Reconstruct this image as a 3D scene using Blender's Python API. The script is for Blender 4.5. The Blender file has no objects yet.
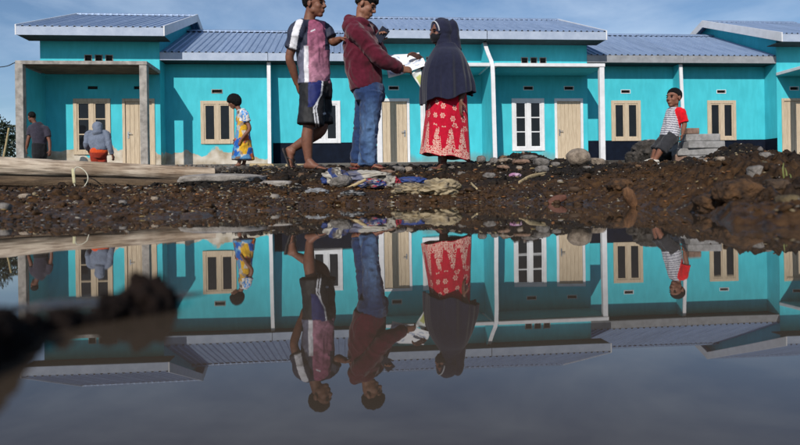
import bpy, bmesh, math, random
import numpy as np
from mathutils import Vector, Matrix

random.seed(7)
rng = np.random.default_rng(11)
scn = bpy.context.scene
col = scn.collection

# ------------------------------------------------------------------ camera
FPX, CAMH, ROLL, HORY = 622.0, 0.06, 0.0151, 193.0      # focal length in photo pixels, metres above the water, roll, horizon row
cam_d = bpy.data.cameras.new('camera')
cam = bpy.data.objects.new('camera', cam_d)
col.objects.link(cam)
scn.camera = cam
cam.location = (0, 0, CAMH)
right = Vector((math.cos(ROLL), 0, -math.sin(ROLL)))
back = Vector((0, -1, 0))
up = back.cross(right)
cam.matrix_world = Matrix(((right.x, up.x, back.x, 0), (right.y, up.y, back.y, 0), (right.z, up.z, back.z, CAMH), (0, 0, 0, 1)))
cam_d.sensor_fit = 'HORIZONTAL'
cam_d.sensor_width = 36
cam_d.lens = 36 * FPX / 800
cam_d.shift_y = -(222.5 - HORY) / 800
cam_d.clip_start = 0.02
cam_d.clip_end = 3000
cam_d.dof.use_dof = True
cam_d.dof.focus_distance = 6.4
cam_d.dof.aperture_fstop = 5.6

# ------------------------------------------------------------------ sky and sun
FA = math.radians(5.5)                                   # the row of houses is turned this much against the picture plane
e_s = np.array([math.cos(FA), math.sin(FA), 0])
e_t = np.array([math.sin(FA), -math.cos(FA), 0])
sun_vec = Vector(tuple(-0.42 * e_s + 1.0 * e_t + np.array([0, 0, 0.70]))).normalized()
SUN_EL = math.asin(sun_vec.z)
SUN_AZ = math.atan2(sun_vec.x, sun_vec.y)                # clockwise from +Y
world = bpy.data.worlds.new('World')
scn.world = world
world.use_nodes = True
nt = world.node_tree
for n in list(nt.nodes):
    nt.nodes.remove(n)
wo = nt.nodes.new('ShaderNodeOutputWorld')
bg = nt.nodes.new('ShaderNodeBackground')
sky = nt.nodes.new('ShaderNodeTexSky')
sky.sky_type = 'NISHITA'
sky.sun_disc = False
sky.sun_elevation = SUN_EL
sky.sun_rotation = SUN_AZ
sky.air_density = 1.0
sky.dust_density = 0.3
sky.ozone_density = 4.0
bg.inputs['Strength'].default_value = 0.10
tc = nt.nodes.new('ShaderNodeTexCoord')
mp = nt.nodes.new('ShaderNodeMapping')
mp.inputs['Scale'].default_value = (1.0, 1.0, 3.4)
mp.inputs['Rotation'].default_value = (0.12, 0.25, 0.3)
nz = nt.nodes.new('ShaderNodeTexNoise')
nz.inputs['Scale'].default_value = 2.3
nz.inputs['Detail'].default_value = 9
nz.inputs['Roughness'].default_value = 0.56
nz.inputs['Distortion'].default_value = 0.35
cr = nt.nodes.new('ShaderNodeValToRGB')
cr.color_ramp.elements[0].position = 0.44
cr.color_ramp.elements[0].color = (0.0, 0.0, 0.0, 1)
cr.color_ramp.elements[1].position = 0.70
cr.color_ramp.elements[1].color = (0.62, 0.62, 0.62, 1)
mx = nt.nodes.new('ShaderNodeMix')
mx.data_type = 'RGBA'
mx.inputs['B'].default_value = (6.3, 7.7, 9.6, 1)
L = nt.links.new
L(tc.outputs['Generated'], mp.inputs['Vector'])
L(mp.outputs['Vector'], nz.inputs['Vector'])
L(nz.outputs['Fac'], cr.inputs['Fac'])
L(cr.outputs['Color'], mx.inputs['Factor'])
L(sky.outputs['Color'], mx.inputs['A'])
L(mx.outputs['Result'], bg.inputs['Color'])
L(bg.outputs['Background'], wo.inputs['Surface'])

sun_d = bpy.data.lights.new('sun', 'SUN')
sun_d.energy = 4.2
sun_d.angle = math.radians(0.5)
sun_d.color = (1.0, 0.94, 0.85)
sun = bpy.data.objects.new('sun', sun_d)
col.objects.link(sun)
sun.rotation_euler = (-sun_vec).to_track_quat('-Z', 'Y').to_euler()
sun.location = (-8, -12, 14)

scn.view_settings.view_transform = 'Standard'
scn.view_settings.look = 'None'
scn.view_settings.exposure = 0.0
scn.view_settings.gamma = 1.0
scn.view_settings.use_curve_mapping = False

# ------------------------------------------------------------------ helpers: pixels, noise, tags, materials
def ray(x, y):
    u, v = x - 400.0, HORY - y
    return u + v * ROLL, -u * ROLL + v

def P(x, y, d):
    """photo pixel and distance along the view axis -> world point"""
    U, V = ray(x, y)
    return np.array([U / FPX * d, d, CAMH + V / FPX * d])

def px_of(p):
    """world points -> photo pixel (used to place patterns while designing)"""
    p = np.atleast_2d(p)
    U = p[:, 0] / p[:, 1] * FPX
    V = (p[:, 2] - CAMH) / p[:, 1] * FPX
    return np.stack([400 + U - V * ROLL, HORY - (V + U * ROLL)], 1)

def W(s, t, z):
    return np.array([0, 20.0, 0]) + s * e_s + t * e_t + np.array([0, 0, z])

def _hash(ix, iy, iz, seed):
    n = (ix * 374761393 + iy * 668265263 + iz * 2147483647 * 3 + seed * 1274126177) & 0xFFFFFFFF
    n = ((n ^ (n >> 13)) * 1274126177) & 0xFFFFFFFF
    n = n ^ (n >> 16)
    return (n & 0xFFFF) / 65535.0

def vnoise(p, seed=0):
    p = np.asarray(p, dtype=float)
    i = np.floor(p).astype(np.int64)
    f = p - i
    f = f * f * (3 - 2 * f)
    out = 0
    for dx in (0, 1):
        wx = f[:, 0] if dx else 1 - f[:, 0]
        for dy in (0, 1):
            wy = f[:, 1] if dy else 1 - f[:, 1]
            for dz in (0, 1):
                wz = f[:, 2] if dz else 1 - f[:, 2]
                out = out + wx * wy * wz * _hash(i[:, 0] + dx, i[:, 1] + dy, i[:, 2] + dz, seed)
    return out

def fbm(p, octv=4, seed=0, gain=0.5):
    p = np.asarray(p, dtype=float)
    a, s, tot = 1.0, 0, 0
    for k in range(octv):
        s = s + a * (vnoise(p, seed + k) - 0.5)
        tot += a
        a *= gain
        p = p * 2.03 + 17.3
    return s / tot * 2

def sstep(a, b, x):
    t = np.clip((x - a) / (b - a), 0, 1)
    return t * t * (3 - 2 * t)

def tag(o, label=None, cat=None, group=None, kind=None):
    if label: o['label'] = label
    if cat: o['category'] = cat
    if group: o['group'] = group
    if kind: o['kind'] = kind
    return o

def empty(name, loc, rz=0.0, label=None, cat=None, group=None):
    o = bpy.data.objects.new(name, None)
    o.empty_display_size = 0.2
    o.location = tuple(loc)
    o.rotation_euler = (0, 0, rz)
    col.objects.link(o)
    return tag(o, label, cat, group)

MATS = {}
def mat(name, c1, c2=None, scale=6.0, rough=0.8, bump=0.0, bscale=None, spec=0.35, stretch=(1, 1, 1), contrast=(0.35, 0.65), metal=0.0, detail=6):
    if name in MATS: return MATS[name]
    m = bpy.data.materials.new(name)
    m.use_nodes = True
    t = m.node_tree
    b = t.nodes['Principled BSDF']
    b.inputs['Roughness'].default_value = rough
    b.inputs['Specular IOR Level'].default_value = spec
    b.inputs['Metallic'].default_value = metal
    c2 = c2 or tuple(v * 0.75 for v in c1)
    co = t.nodes.new('ShaderNodeTexCoord')
    mpn = t.nodes.new('ShaderNodeMapping')
    mpn.inputs['Scale'].default_value = stretch
    n = t.nodes.new('ShaderNodeTexNoise')
    n.inputs['Scale'].default_value = scale
    n.inputs['Detail'].default_value = detail
    n.inputs['Roughness'].default_value = 0.6
    r = t.nodes.new('ShaderNodeValToRGB')
    r.color_ramp.elements[0].position = contrast[0]
    r.color_ramp.elements[0].color = (*c2, 1)
    r.color_ramp.elements[1].position = contrast[1]
    r.color_ramp.elements[1].color = (*c1, 1)
    K = t.links.new
    K(co.outputs['Object'], mpn.inputs['Vector'])
    K(mpn.outputs['Vector'], n.inputs['Vector'])
    K(n.outputs['Fac'], r.inputs['Fac'])
    K(r.outputs['Color'], b.inputs['Base Color'])
    if bump:
        n2 = t.nodes.new('ShaderNodeTexNoise')
        n2.inputs['Scale'].default_value = bscale or scale * 4
        n2.inputs['Detail'].default_value = 8
        bp = t.nodes.new('ShaderNodeBump')
        bp.inputs['Strength'].default_value = bump
        bp.inputs['Distance'].default_value = 0.02
        K(mpn.outputs['Vector'], n2.inputs['Vector'])
        K(n2.outputs['Fac'], bp.inputs['Height'])
        K(bp.outputs['Normal'], b.inputs['Normal'])
    MATS[name] = m
    return m

def vcol_mat(name, rough=0.85, bump=0.15, bscale=300.0, spec=0.25, sheen=0.0):
    """cloth / skin material that takes its colour from the 'Col' pattern attribute, with fine weave and mottling"""
    if name in MATS: return MATS[name]
    m = bpy.data.materials.new(name)
    m.use_nodes = True
    t = m.node_tree
    b = t.nodes['Principled BSDF']
    b.inputs['Roughness'].default_value = rough
    b.inputs['Specular IOR Level'].default_value = spec
    if sheen: b.inputs['Sheen Weight'].default_value = sheen
    at = t.nodes.new('ShaderNodeAttribute')
    at.attribute_name = 'Col'
    co = t.nodes.new('ShaderNodeTexCoord')
    n = t.nodes.new('ShaderNodeTexNoise')
    n.inputs['Scale'].default_value = 35
    n.inputs['Detail'].default_value = 5
    r = t.nodes.new('ShaderNodeMapRange')
    r.inputs['From Min'].default_value = 0.3
    r.inputs['From Max'].default_value = 0.7
    r.inputs['To Min'].default_value = 0.82
    r.inputs['To Max'].default_value = 1.12
    mu = t.nodes.new('ShaderNodeMix')
    mu.data_type = 'RGBA'
    mu.blend_type = 'MULTIPLY'
    mu.inputs['Factor'].default_value = 1.0
    n2 = t.nodes.new('ShaderNodeTexNoise')
    n2.inputs['Scale'].default_value = bscale
    n2.inputs['Detail'].default_value = 3
    bp = t.nodes.new('ShaderNodeBump')
    bp.inputs['Strength'].default_value = bump
    bp.inputs['Distance'].default_value = 0.004
    K = t.links.new
    K(co.outputs['Object'], n.inputs['Vector'])
    K(co.outputs['Object'], n2.inputs['Vector'])
    K(n.outputs['Fac'], r.inputs['Value'])
    K(at.outputs['Color'], mu.inputs['A'])
    K(r.outputs['Result'], mu.inputs['B'])
    K(mu.outputs['Result'], b.inputs['Base Color'])
    K(n2.outputs['Fac'], bp.inputs['Height'])
    K(bp.outputs['Normal'], b.inputs['Normal'])
    MATS[name] = m
    return m

class MB:
    """collects simple solids and links them as ONE mesh object"""
    def __init__(s): s.v, s.f = [], []
    def add(s, v, f):
        o = len(s.v)
        s.v += [tuple(float(c) for c in q) for q in v]
        s.f += [tuple(int(i) + o for i in q) for q in f]
        return s
    def box(s, x0, x1, y0, y1, z0, z1):
        x0, x1 = sorted((x0, x1)); y0, y1 = sorted((y0, y1)); z0, z1 = sorted((z0, z1))
        return s.add([(x0, y0, z0), (x1, y0, z0), (x1, y1, z0), (x0, y1, z0), (x0, y0, z1), (x1, y0, z1), (x1, y1, z1), (x0, y1, z1)],
                     [(3, 2, 1, 0), (4, 5, 6, 7), (0, 1, 5, 4), (1, 2, 6, 5), (2, 3, 7, 6), (3, 0, 4, 7)])
    def prism(s, poly, axis, a, b):
        """poly in the two other axes, extruded along axis from a to b"""
        n = len(poly)
        def mk(p, c):
            return {'x': (c, p[0], p[1]), 'y': (p[0], c, p[1]), 'z': (p[0], p[1], c)}[axis]
        v = [mk(p, a) for p in poly] + [mk(p, b) for p in poly]
        f = [tuple(range(n)), tuple(range(2 * n - 1, n - 1, -1))] + [(i, i + n, (i + 1) % n + n, (i + 1) % n) for i in range(n)]
        return s.add(v, f)
    def build(s, name, material, parent=None, bevel=0.0, smooth=False, loc=None):
        me = bpy.data.meshes.new(name)
        me.from_pydata(s.v, [], s.f)
        bm = bmesh.new(); bm.from_mesh(me)
        bmesh.ops.recalc_face_normals(bm, faces=bm.faces)
        bm.to_mesh(me); bm.free()
        return link(name, me, material, parent, bevel, smooth, loc)

def link(name, me, material, parent=None, bevel=0.0, smooth=False, loc=None):
    o = bpy.data.objects.new(name, me)
    col.objects.link(o)
    if material and not me.materials: me.materials.append(material)
    if parent: o.parent = parent
    if loc is not None: o.location = tuple(loc)
    if smooth: me.polygons.foreach_set('use_smooth', [True] * len(me.polygons))
    if bevel:
        b = o.modifiers.new('bevel', 'BEVEL'); b.width = bevel; b.segments = 2; b.limit_method = 'ANGLE'
    return o

def np_mesh(name, v, f):
    """fast mesh from numpy verts (n,3) and faces (m,k) with equal k"""
    v = np.asarray(v, dtype=np.float32); f = np.asarray(f, dtype=np.int32)
    me = bpy.data.meshes.new(name)
    k = f.shape[1]
    me.vertices.add(len(v)); me.vertices.foreach_set('co', v.ravel())
    me.loops.add(f.size); me.loops.foreach_set('vertex_index', f.ravel())
    me.polygons.add(len(f))
    me.polygons.foreach_set('loop_start', np.arange(0, f.size, k, dtype=np.int32))
    me.polygons.foreach_set('loop_total', np.full(len(f), k, dtype=np.int32))
    me.update(calc_edges=True)
    return me

def set_col(me, c):
    a = me.color_attributes.new('Col', 'FLOAT_COLOR', 'POINT')
    c = np.concatenate([c, np.ones((len(c), 1))], 1).astype(np.float32)
    a.data.foreach_set('color', c.ravel())

def lin(r, g, b):
    return tuple(((v / 255) / 12.92 if v / 255 < 0.04045 else ((v / 255 + 0.055) / 1.055) ** 2.4) for v in (r, g, b))

# ------------------------------------------------------------------ ground and water
# heights of the bank: for a set of directions, (distance, height) knots
KN = {
    -300: [(1.3, 0), (2.3, .045), (3.5, .09), (5, .16), (7, .29), (10, .50), (14, .74), (17, .90)],
    0: [(1.48, 0), (2.2, .040), (3.4, .09), (4.4, .125), (6, .21), (8, .36), (10, .50), (14, .73), (17, .88)],
    100: [(1.60, 0), (2.4, .040), (3.6, .09), (4.6, .125), (6, .21), (8, .36), (10, .50), (14, .73), (17, .88)],
    200: [(1.9, 0), (2.8, .045), (4.0, .10), (5.0, .15), (6.2, .25), (8, .38), (10, .51), (14, .73), (17, .89)],
    260: [(2.4, 0), (3.2, .05), (4.3, .13), (5.2, .20), (5.9, .27), (8, .39), (10, .50), (14, .70), (17, .88)],
    330: [(3.3, 0), (4.0, .07), (4.7, .14), (5.3, .22), (5.85, .285), (6.4, .295), (8, .38), (10, .48), (14, .66), (17, .87)],
    430: [(3.6, 0), (4.3, .08), (5.0, .16), (5.5, .23), (6.0, .28), (6.6, .295), (8, .38), (10, .47), (14, .65), (17, .87)],
    480: [(3.5, 0), (4.2, .08), (5.0, .19), (5.6, .28), (6.2, .35), (6.8, .36), (8, .39), (10, .46), (14, .64), (17, .87)],
    525: [(3.1, 0), (3.9, .08), (4.8, .19), (5.5, .31), (6.1, .41), (6.6, .44), (7.4, .40), (10, .46), (14, .64), (17, .87)],
    560: [(2.8, 0), (3.6, .07), (4.6, .17), (5.5, .27), (6.2, .345), (6.7, .355), (8, .37), (10, .45), (14, .63), (17, .86)],
    590: [(2.5, 0), (3.4, .065), (4.5, .15), (5.4, .23), (6.2, .275), (6.8, .295), (8, .36), (10, .44), (14, .62), (17, .86)],
    650: [(1.9, 0), (2.8, .07), (4.2, .15), (5.4, .22), (6.6, .29), (7.6, .35), (8.3, .385), (10, .46), (14, .62), (17, .86)],
    700: [(1.43, 0), (2.3, .08), (3.5, .165), (5, .25), (6.5, .325), (7.6, .385), (8.4, .41), (10, .47), (14, .63), (17, .86)],
    740: [(1.1, 0), (1.8, .08), (2.8, .17), (4.2, .29), (5.6, .39), (6.8, .455), (8, .44), (10, .48), (14, .64), (17, .87)],
    800: [(.95, 0), (1.8, .07), (3, .15), (4.5, .235), (6, .295), (8, .39), (10, .48), (14, .66), (17, .87)],
    1000: [(.95, 0), (2, .10), (3, .18), (5, .30), (8, .48), (14, .74), (17, .90)],
}
def _cols():
    A, C = [], []
    rr = np.concatenate([np.linspace(0, 20, 401), [60, 3000]])
    for x in sorted(KN):
        ph = math.atan((x - 400) / FPX)
        k = [(y / math.cos(ph), z) for y, z in KN[x]]
        w = k[0][0]
        k = [(max(w - 0.7, .02), -.07), (max(w - 0.12, .04), -.012)] + k + [(60, 1.1), (3000, 3)]
        A.append(ph); C.append(np.interp(rr, [q[0] for q in k], [q[1] for q in k]))
    for ang, w in ((75, 2.2), (110, 4.5), (180, 6.5)):
        k = [(w - 1.5, -.08), (w, 0), (w + 3, .25), (w + 10, .7), (60, 1.1), (3000, 3)]
        z = np.interp(rr, [q[0] for q in k], [q[1] for q in k])
        A.append(math.radians(ang)); C.append(z)
        A.insert(0, -math.radians(ang)); C.insert(0, z)
    return np.array(A), np.array(C), rr
_A, _C, _R = _cols()
PADS = []                                               # (x, y, z, radius): firm places where something stands

def ground_z(X, Y, detail=True):
    X = np.atleast_1d(np.asarray(X, float)); Y = np.atleast_1d(np.asarray(Y, float))
    ph = np.arctan2(X, Y); r = np.hypot(X, Y)
    ri = np.interp(r, _R, np.arange(len(_R)))
    r0 = np.clip(ri.astype(int), 0, len(_R) - 2); fr = ri - r0
    ai = np.interp(ph, _A, np.arange(len(_A)))
    a0 = np.clip(ai.astype(int), 0, len(_A) - 2); fa = ai - a0
    fa = fa * fa * (3 - 2 * fa)
    z = ((_C[a0, r0] * (1 - fr) + _C[a0, r0 + 1] * fr) * (1 - fa) + (_C[a0 + 1, r0] * (1 - fr) + _C[a0 + 1, r0 + 1] * fr) * fa)
    p = np.stack([X, Y, X * 0], 1)
    land = sstep(-.06, .05, z)
    near = 1 - sstep(8.0, 12.0, r)
    rough = 0.65 + 0.75 * sstep(0.15, 0.5, X / np.maximum(r, .01)) * near
    z = z + land * rough * (0.35 + 0.65 * near) * (0.034 * fbm(p * 2.1, 3, 3) + 0.046 * fbm(p * 6.0, 3, 9))
    if detail:
        c = np.abs(fbm(p * 17, 3, 21))
        z = z + land * near * rough * (0.052 * (0.30 - c) + 0.014 * fbm(p * 55, 2, 31))
    t = (X - 0) * e_t[0] + (Y - 20.0) * e_t[1]
    flat = sstep(-3.6, -2.2, -t) * (1 - sstep(10, 16, -t))
    z = z * (1 - flat) + 0.93 * flat
    for (a, b, zp, rad) in PADS:
        k = np.exp(-(((X - a) ** 2 + (Y - b) ** 2) / rad ** 2) ** 2)
        z = z * (1 - k) + zp * k
    return z

def gz(x, y):
    return float(ground_z(x, y)[0])

def dhit(x, y, fallback):
    """distance at which the view ray through a pixel meets the soil"""
    U, V = ray(x, y)
    d = np.arange(1.2, 9.0, .02)
    z = ground_z(U / FPX * d, d, False)
    k = np.nonzero(z > CAMH + V / FPX * d)[0]
    return float(d[k[0]]) if len(k) else fallback

def build_ground():
    fr = np.radians(np.arange(-35.0, 35.01, 0.11))
    side = np.radians(np.concatenate([np.arange(36, 60, 1.0), np.arange(60, 180, 3.0)]))
    ang = np.concatenate([-side[::-1], fr, side, [math.pi]])
    rad = np.concatenate([np.geomspace(0.2, 1.0, 26, endpoint=False), np.geomspace(1.0, 9.0, 330, endpoint=False),
                          np.geomspace(9, 21, 60, endpoint=False), np.geomspace(21, 2500, 30)])
    Rg, Ag = np.meshgrid(rad, ang, indexing='ij')
    X = (Rg * np.sin(Ag)).ravel(); Y = (Rg * np.cos(Ag)).ravel()
    Z = ground_z(X, Y)
    na, nr = len(ang), len(rad)
    i, j = np.meshgrid(np.arange(nr - 1), np.arange(na), indexing='ij')
    j2 = (j + 1) % na
    f = np.stack([i * na + j, (i + 1) * na + j, (i + 1) * na + j2, i * na + j2], -1).reshape(-1, 4)
    v = np.stack([X, Y, Z], 1)
    v = np.concatenate([v, [[0, 0, -.09]]])
    me = np_mesh('ground', v, f)
    me.polygons.foreach_set('use_smooth', np.ones(len(me.polygons), dtype=bool))
    o = link('ground', me, soil_material())
    tag(o, 'muddy earth bank and yard between puddle and houses', kind='structure')
    return o

def soil_nodes(t, b, scale=1.0):
    K = t.links.new
    g = t.nodes.new('ShaderNodeNewGeometry')
    def noise(s, d, r=0.6):
        n = t.nodes.new('ShaderNodeTexNoise')
        n.inputs['Scale'].default_value = s; n.inputs['Detail'].default_value = d; n.inputs['Roughness'].default_value = r
        K(g.outputs['Position'], n.inputs['Vector'])
        return n
    def ramp(src, a, ca, bb, cb):
        r = t.nodes.new('ShaderNodeValToRGB')
        r.color_ramp.elements[0].position = a; r.color_ramp.elements[0].color = (*ca, 1)
        r.color_ramp.elements[1].position = bb; r.color_ramp.elements[1].color = (*cb, 1)
        K(src, r.inputs['Fac'])
        return r
    n1 = noise(1.1, 6); n2 = noise(26, 8, 0.7); n3 = noise(90, 5, 0.7)
    dark = ramp(n2.outputs['Fac'], .33, (.004, .0033, .0028), .76, (.030, .023, .018))
    clay = ramp(n2.outputs['Fac'], .30, (.008, .0045, .0025), .78, (.115, .058, .023))
    # orange clay lies low by the water and to the right, dark volcanic soil on top
    sep = t.nodes.new('ShaderNodeSeparateXYZ'); K(g.outputs['Position'], sep.inputs['Vector'])
    zr = t.nodes.new('ShaderNodeMapRange'); zr.inputs['From Min'].default_value = .05; zr.inputs['From Max'].default_value = .30
    zr.inputs['To Min'].default_value = .20; zr.inputs['To Max'].default_value = -.10
    K(sep.outputs['Z'], zr.inputs['Value'])
    xr = t.nodes.new('ShaderNodeMapRange'); xr.inputs['From Min'].default_value = 1.2; xr.inputs['From Max'].default_value = 3.2
    xr.inputs['To Min'].default_value = -.03; xr.inputs['To Max'].default_value = .13
    K(sep.outputs['X'], xr.inputs['Value'])
    a1 = t.nodes.new('ShaderNodeMath'); a1.operation = 'ADD'; K(n1.outputs['Fac'], a1.inputs[0]); K(zr.outputs['Result'], a1.inputs[1])
    a2 = t.nodes.new('ShaderNodeMath'); a2.operation = 'ADD'; K(a1.outputs['Value'], a2.inputs[0]); K(xr.outputs['Result'], a2.inputs[1])
    msk = ramp(a2.outputs['Value'], .47, (0, 0, 0), .66, (1, 1, 1))
    m1 = t.nodes.new('ShaderNodeMix'); m1.data_type = 'RGBA'
    K(msk.outputs['Color'], m1.inputs['Factor']); K(dark.outputs['Color'], m1.inputs['A']); K(clay.outputs['Color'], m1.inputs['B'])
    # pale grit
    gr = ramp(n3.outputs['Fac'], .66, (0, 0, 0), .74, (.7, .7, .7))
    m2 = t.nodes.new('ShaderNodeMix'); m2.data_type = 'RGBA'; m2.inputs['B'].default_value = (.085, .065, .05, 1)
    K(gr.outputs['Color'], m2.inputs['Factor']); K(m1.outputs['Result'], m2.inputs['A'])
    # trodden dusty yard farther back
    yr = t.nodes.new('ShaderNodeMapRange'); yr.inputs['From Min'].default_value = 6.6; yr.inputs['From Max'].default_value = 10
    K(sep.outputs['Y'], yr.inputs['Value'])
    xl = t.nodes.new('ShaderNodeMapRange'); xl.inputs['From Min'].default_value = -.3; xl.inputs['From Max'].default_value = .8
    xl.inputs['To Min'].default_value = .85; xl.inputs['To Max'].default_value = .25
    K(sep.outputs['X'], xl.inputs['Value'])
    mm = t.nodes.new('ShaderNodeMath'); mm.operation = 'MULTIPLY'; K(yr.outputs['Result'], mm.inputs[0]); K(xl.outputs['Result'], mm.inputs[1])
    dust = ramp(n2.outputs['Fac'], .3, (.10, .083, .067), .75, (.26, .225, .19))
    m3 = t.nodes.new('ShaderNodeMix'); m3.data_type = 'RGBA'
    K(mm.outputs['Value'], m3.inputs['Factor']); K(m2.outputs['Result'], m3.inputs['A']); K(dust.outputs['Color'], m3.inputs['B'])
    K(m3.outputs['Result'], b.inputs['Base Color'])
    # wet and glossier near the water line
    wr = t.nodes.new('ShaderNodeMapRange'); wr.inputs['From Min'].default_value = .0; wr.inputs['From Max'].default_value = .16
    wr.inputs['To Min'].default_value = .40; wr.inputs['To Max'].default_value = .85
    K(sep.outputs['Z'], wr.inputs['Value']); K(wr.outputs['Result'], b.inputs['Roughness'])
    b.inputs['Specular IOR Level'].default_value = .16
    bp = t.nodes.new('ShaderNodeBump'); bp.inputs['Strength'].default_value = .75; bp.inputs['Distance'].default_value = .012
    K(n2.outputs['Fac'], bp.inputs['Height'])
    bp2 = t.nodes.new('ShaderNodeBump'); bp2.inputs['Strength'].default_value = .5; bp2.inputs['Distance'].default_value = .004
    K(n3.outputs['Fac'], bp2.inputs['Height']); K(bp.outputs['Normal'], bp2.inputs['Normal'])
    K(bp2.outputs['Normal'], b.inputs['Normal'])

def soil_material():
    if 'soil' in MATS: return MATS['soil']
    m = bpy.data.materials.new('soil'); m.use_nodes = True
    soil_nodes(m.node_tree, m.node_tree.nodes['Principled BSDF'])
    MATS['soil'] = m
    return m

def build_water():
    m = bpy.data.materials.new('muddy_water'); m.use_nodes = True
    t = m.node_tree; b = t.nodes['Principled BSDF']
    b.inputs['Base Color'].default_value = (.052, .038, .027, 1)
    b.inputs['Roughness'].default_value = .012
    b.inputs['IOR'].default_value = 1.34
    b.inputs['Specular IOR Level'].default_value = .5
    co = t.nodes.new('ShaderNodeNewGeometry')
    n = t.nodes.new('ShaderNodeTexNoise'); n.inputs['Scale'].default_value = 3.2; n.inputs['Detail'].default_value = 2
    bp = t.nodes.new('ShaderNodeBump'); bp.inputs['Strength'].default_value = .05; bp.inputs['Distance'].default_value = .01
    t.links.new(co.outputs['Position'], n.inputs['Vector']); t.links.new(n.outputs['Fac'], bp.inputs['Height'])
    t.links.new(bp.outputs['Normal'], b.inputs['Normal'])
    mb = MB()
    nx, ny = 16, 16
    xs = np.linspace(-13, 13, nx + 1); ys = np.linspace(-13, 6.2, ny + 1)
    mb.add([(x, y, 0) for y in ys for x in xs], [(j * (nx + 1) + i, j * (nx + 1) + i + 1, (j + 1) * (nx + 1) + i + 1, (j + 1) * (nx + 1) + i) for j in range(ny) for i in range(nx)])
    o = mb.build('water', m)
    tag(o, 'still brown puddle mirroring people and turquoise houses', kind='structure')
# ------------------------------------------------------------------ houses
def plaster_material(name, bare):
    """turquoise paint on plaster; bare = height under which plaster is left unpainted (0 = none)"""
    if name in MATS: return MATS[name]
    m = bpy.data.materials.new(name); m.use_nodes = True
    t = m.node_tree; b = t.nodes['Principled BSDF']; K = t.links.new
    b.inputs['Roughness'].default_value = .75
    b.inputs['Specular IOR Level'].default_value = .25
    co = t.nodes.new('ShaderNodeTexCoord')
    def noise(s, d, st=(1, 1, 1)):
        mpn = t.nodes.new('ShaderNodeMapping'); mpn.inputs['Scale'].default_value = st
        n = t.nodes.new('ShaderNodeTexNoise'); n.inputs['Scale'].default_value = s; n.inputs['Detail'].default_value = d
        K(co.outputs['Object'], mpn.inputs['Vector']); K(mpn.outputs['Vector'], n.inputs['Vector'])
        return n
    def ramp(src, a, ca, bb, cb):
        r = t.nodes.new('ShaderNodeValToRGB')
        r.color_ramp.elements[0].position = a; r.color_ramp.elements[0].color = (*ca, 1)
        r.color_ramp.elements[1].position = bb; r.color_ramp.elements[1].color = (*cb, 1)
        K(src, r.inputs['Fac'])
        return r
    n1 = noise(1.3, 5); n2 = noise(60, 4); n3 = noise(7, 6, (1, 1, .25))
    paint = ramp(n1.outputs['Fac'], .3, (.050, .455, .54), .7, (.062, .525, .615))
    # faint rain streaks and hand-trowelled mottling
    st = ramp(n3.outputs['Fac'], .42, (.86, .90, .90), .60, (1, 1, 1))
    m1 = t.nodes.new('ShaderNodeMix'); m1.data_type = 'RGBA'; m1.blend_type = 'MULTIPLY'; m1.inputs['Factor'].default_value = .8
    K(paint.outputs['Color'], m1.inputs['A']); K(st.outputs['Color'], m1.inputs['B'])
    out = m1.outputs['Result']
    sep = t.nodes.new('ShaderNodeSeparateXYZ'); K(co.outputs['Object'], sep.inputs['Vector'])
    # splashed mud low on the wall, or bare plaster
    ad = t.nodes.new('ShaderNodeMath'); ad.operation = 'MULTIPLY_ADD'; ad.inputs[1].default_value = 1.3 if bare else .55; K(noise(1.3 if bare else 2.2, 7).outputs['Fac'], ad.inputs[0]); K(sep.outputs['Z'], ad.inputs[2])
    lim = bare if bare else 1.12
    mr = t.nodes.new('ShaderNodeMapRange'); mr.inputs['From Min'].default_value = lim + (.66 if bare else .25); mr.inputs['From Max'].default_value = lim + (.70 if bare else .45)
    mr.inputs['To Min'].default_value = 1 if bare else .55; mr.inputs['To Max'].default_value = 0
    K(ad.outputs['Value'], mr.inputs['Value'])
    pl = ramp(noise(3.0, 7).outputs['Fac'], .35, (.33, .27, .19) if bare else (.16, .13, .10), .65, (.58, .53, .46) if bare else (.25, .22, .18))
    m2 = t.nodes.new('ShaderNodeMix'); m2.data_type = 'RGBA'
    K(mr.outputs['Result'], m2.inputs['Factor']); K(out, m2.inputs['A']); K(pl.outputs['Color'], m2.inputs['B'])
    K(m2.outputs['Result'], b.inputs['Base Color'])
    bp = t.nodes.new('ShaderNodeBump'); bp.inputs['Strength'].default_value = .35; bp.inputs['Distance'].default_value = .01
    K(n2.outputs['Fac'], bp.inputs['Height']); K(bp.outputs['Normal'], b.inputs['Normal'])
    MATS[name] = m
    return m

M_conc = mat('raw_concrete', (.40, .37, .34), (.20, .185, .17), 5, .9, .4, 40)
M_soffit = mat('stained_board', (.20, .14, .09), (.07, .05, .035), 3, .9, .3, 30, stretch=(1, 3, 1))
M_white = mat('white_paint', (.70, .70, .72), (.58, .58, .60), 4, .55, .1, 60, contrast=(.25, .6))
M_eave_shade = mat('painted_eave_shade', (.035, .055, .06), (.02, .03, .033), 5, .9)  # shade under the eaves, put into the colour of the soffit boards
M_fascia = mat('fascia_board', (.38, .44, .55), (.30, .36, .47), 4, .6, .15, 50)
M_navy = mat('navy_base_paint', (.006, .010, .022), (.004, .006, .013), 4, .8, .15, 50, spec=.1)
M_wood = mat('pale_timber', (.56, .455, .33), (.42, .33, .23), 6, .7, .25, 40, stretch=(6, 6, .5))
M_glass = mat('dark_window_glass', (.012, .013, .016), (.007, .008, .010), 2, .06, spec=.25)
M_dark = mat('dark_recess', (.03, .027, .025), (.015, .014, .013), 8, .9)  # dark of unlit rooms and vent holes, put into the colour
M_steel = mat('door_steel', (.45, .45, .46), (.3, .3, .31), 20, .35, metal=.9)
M_cfloor = mat('porch_concrete', (.50, .48, .45), (.33, .31, .28), 4, .9, .3, 40)

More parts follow.
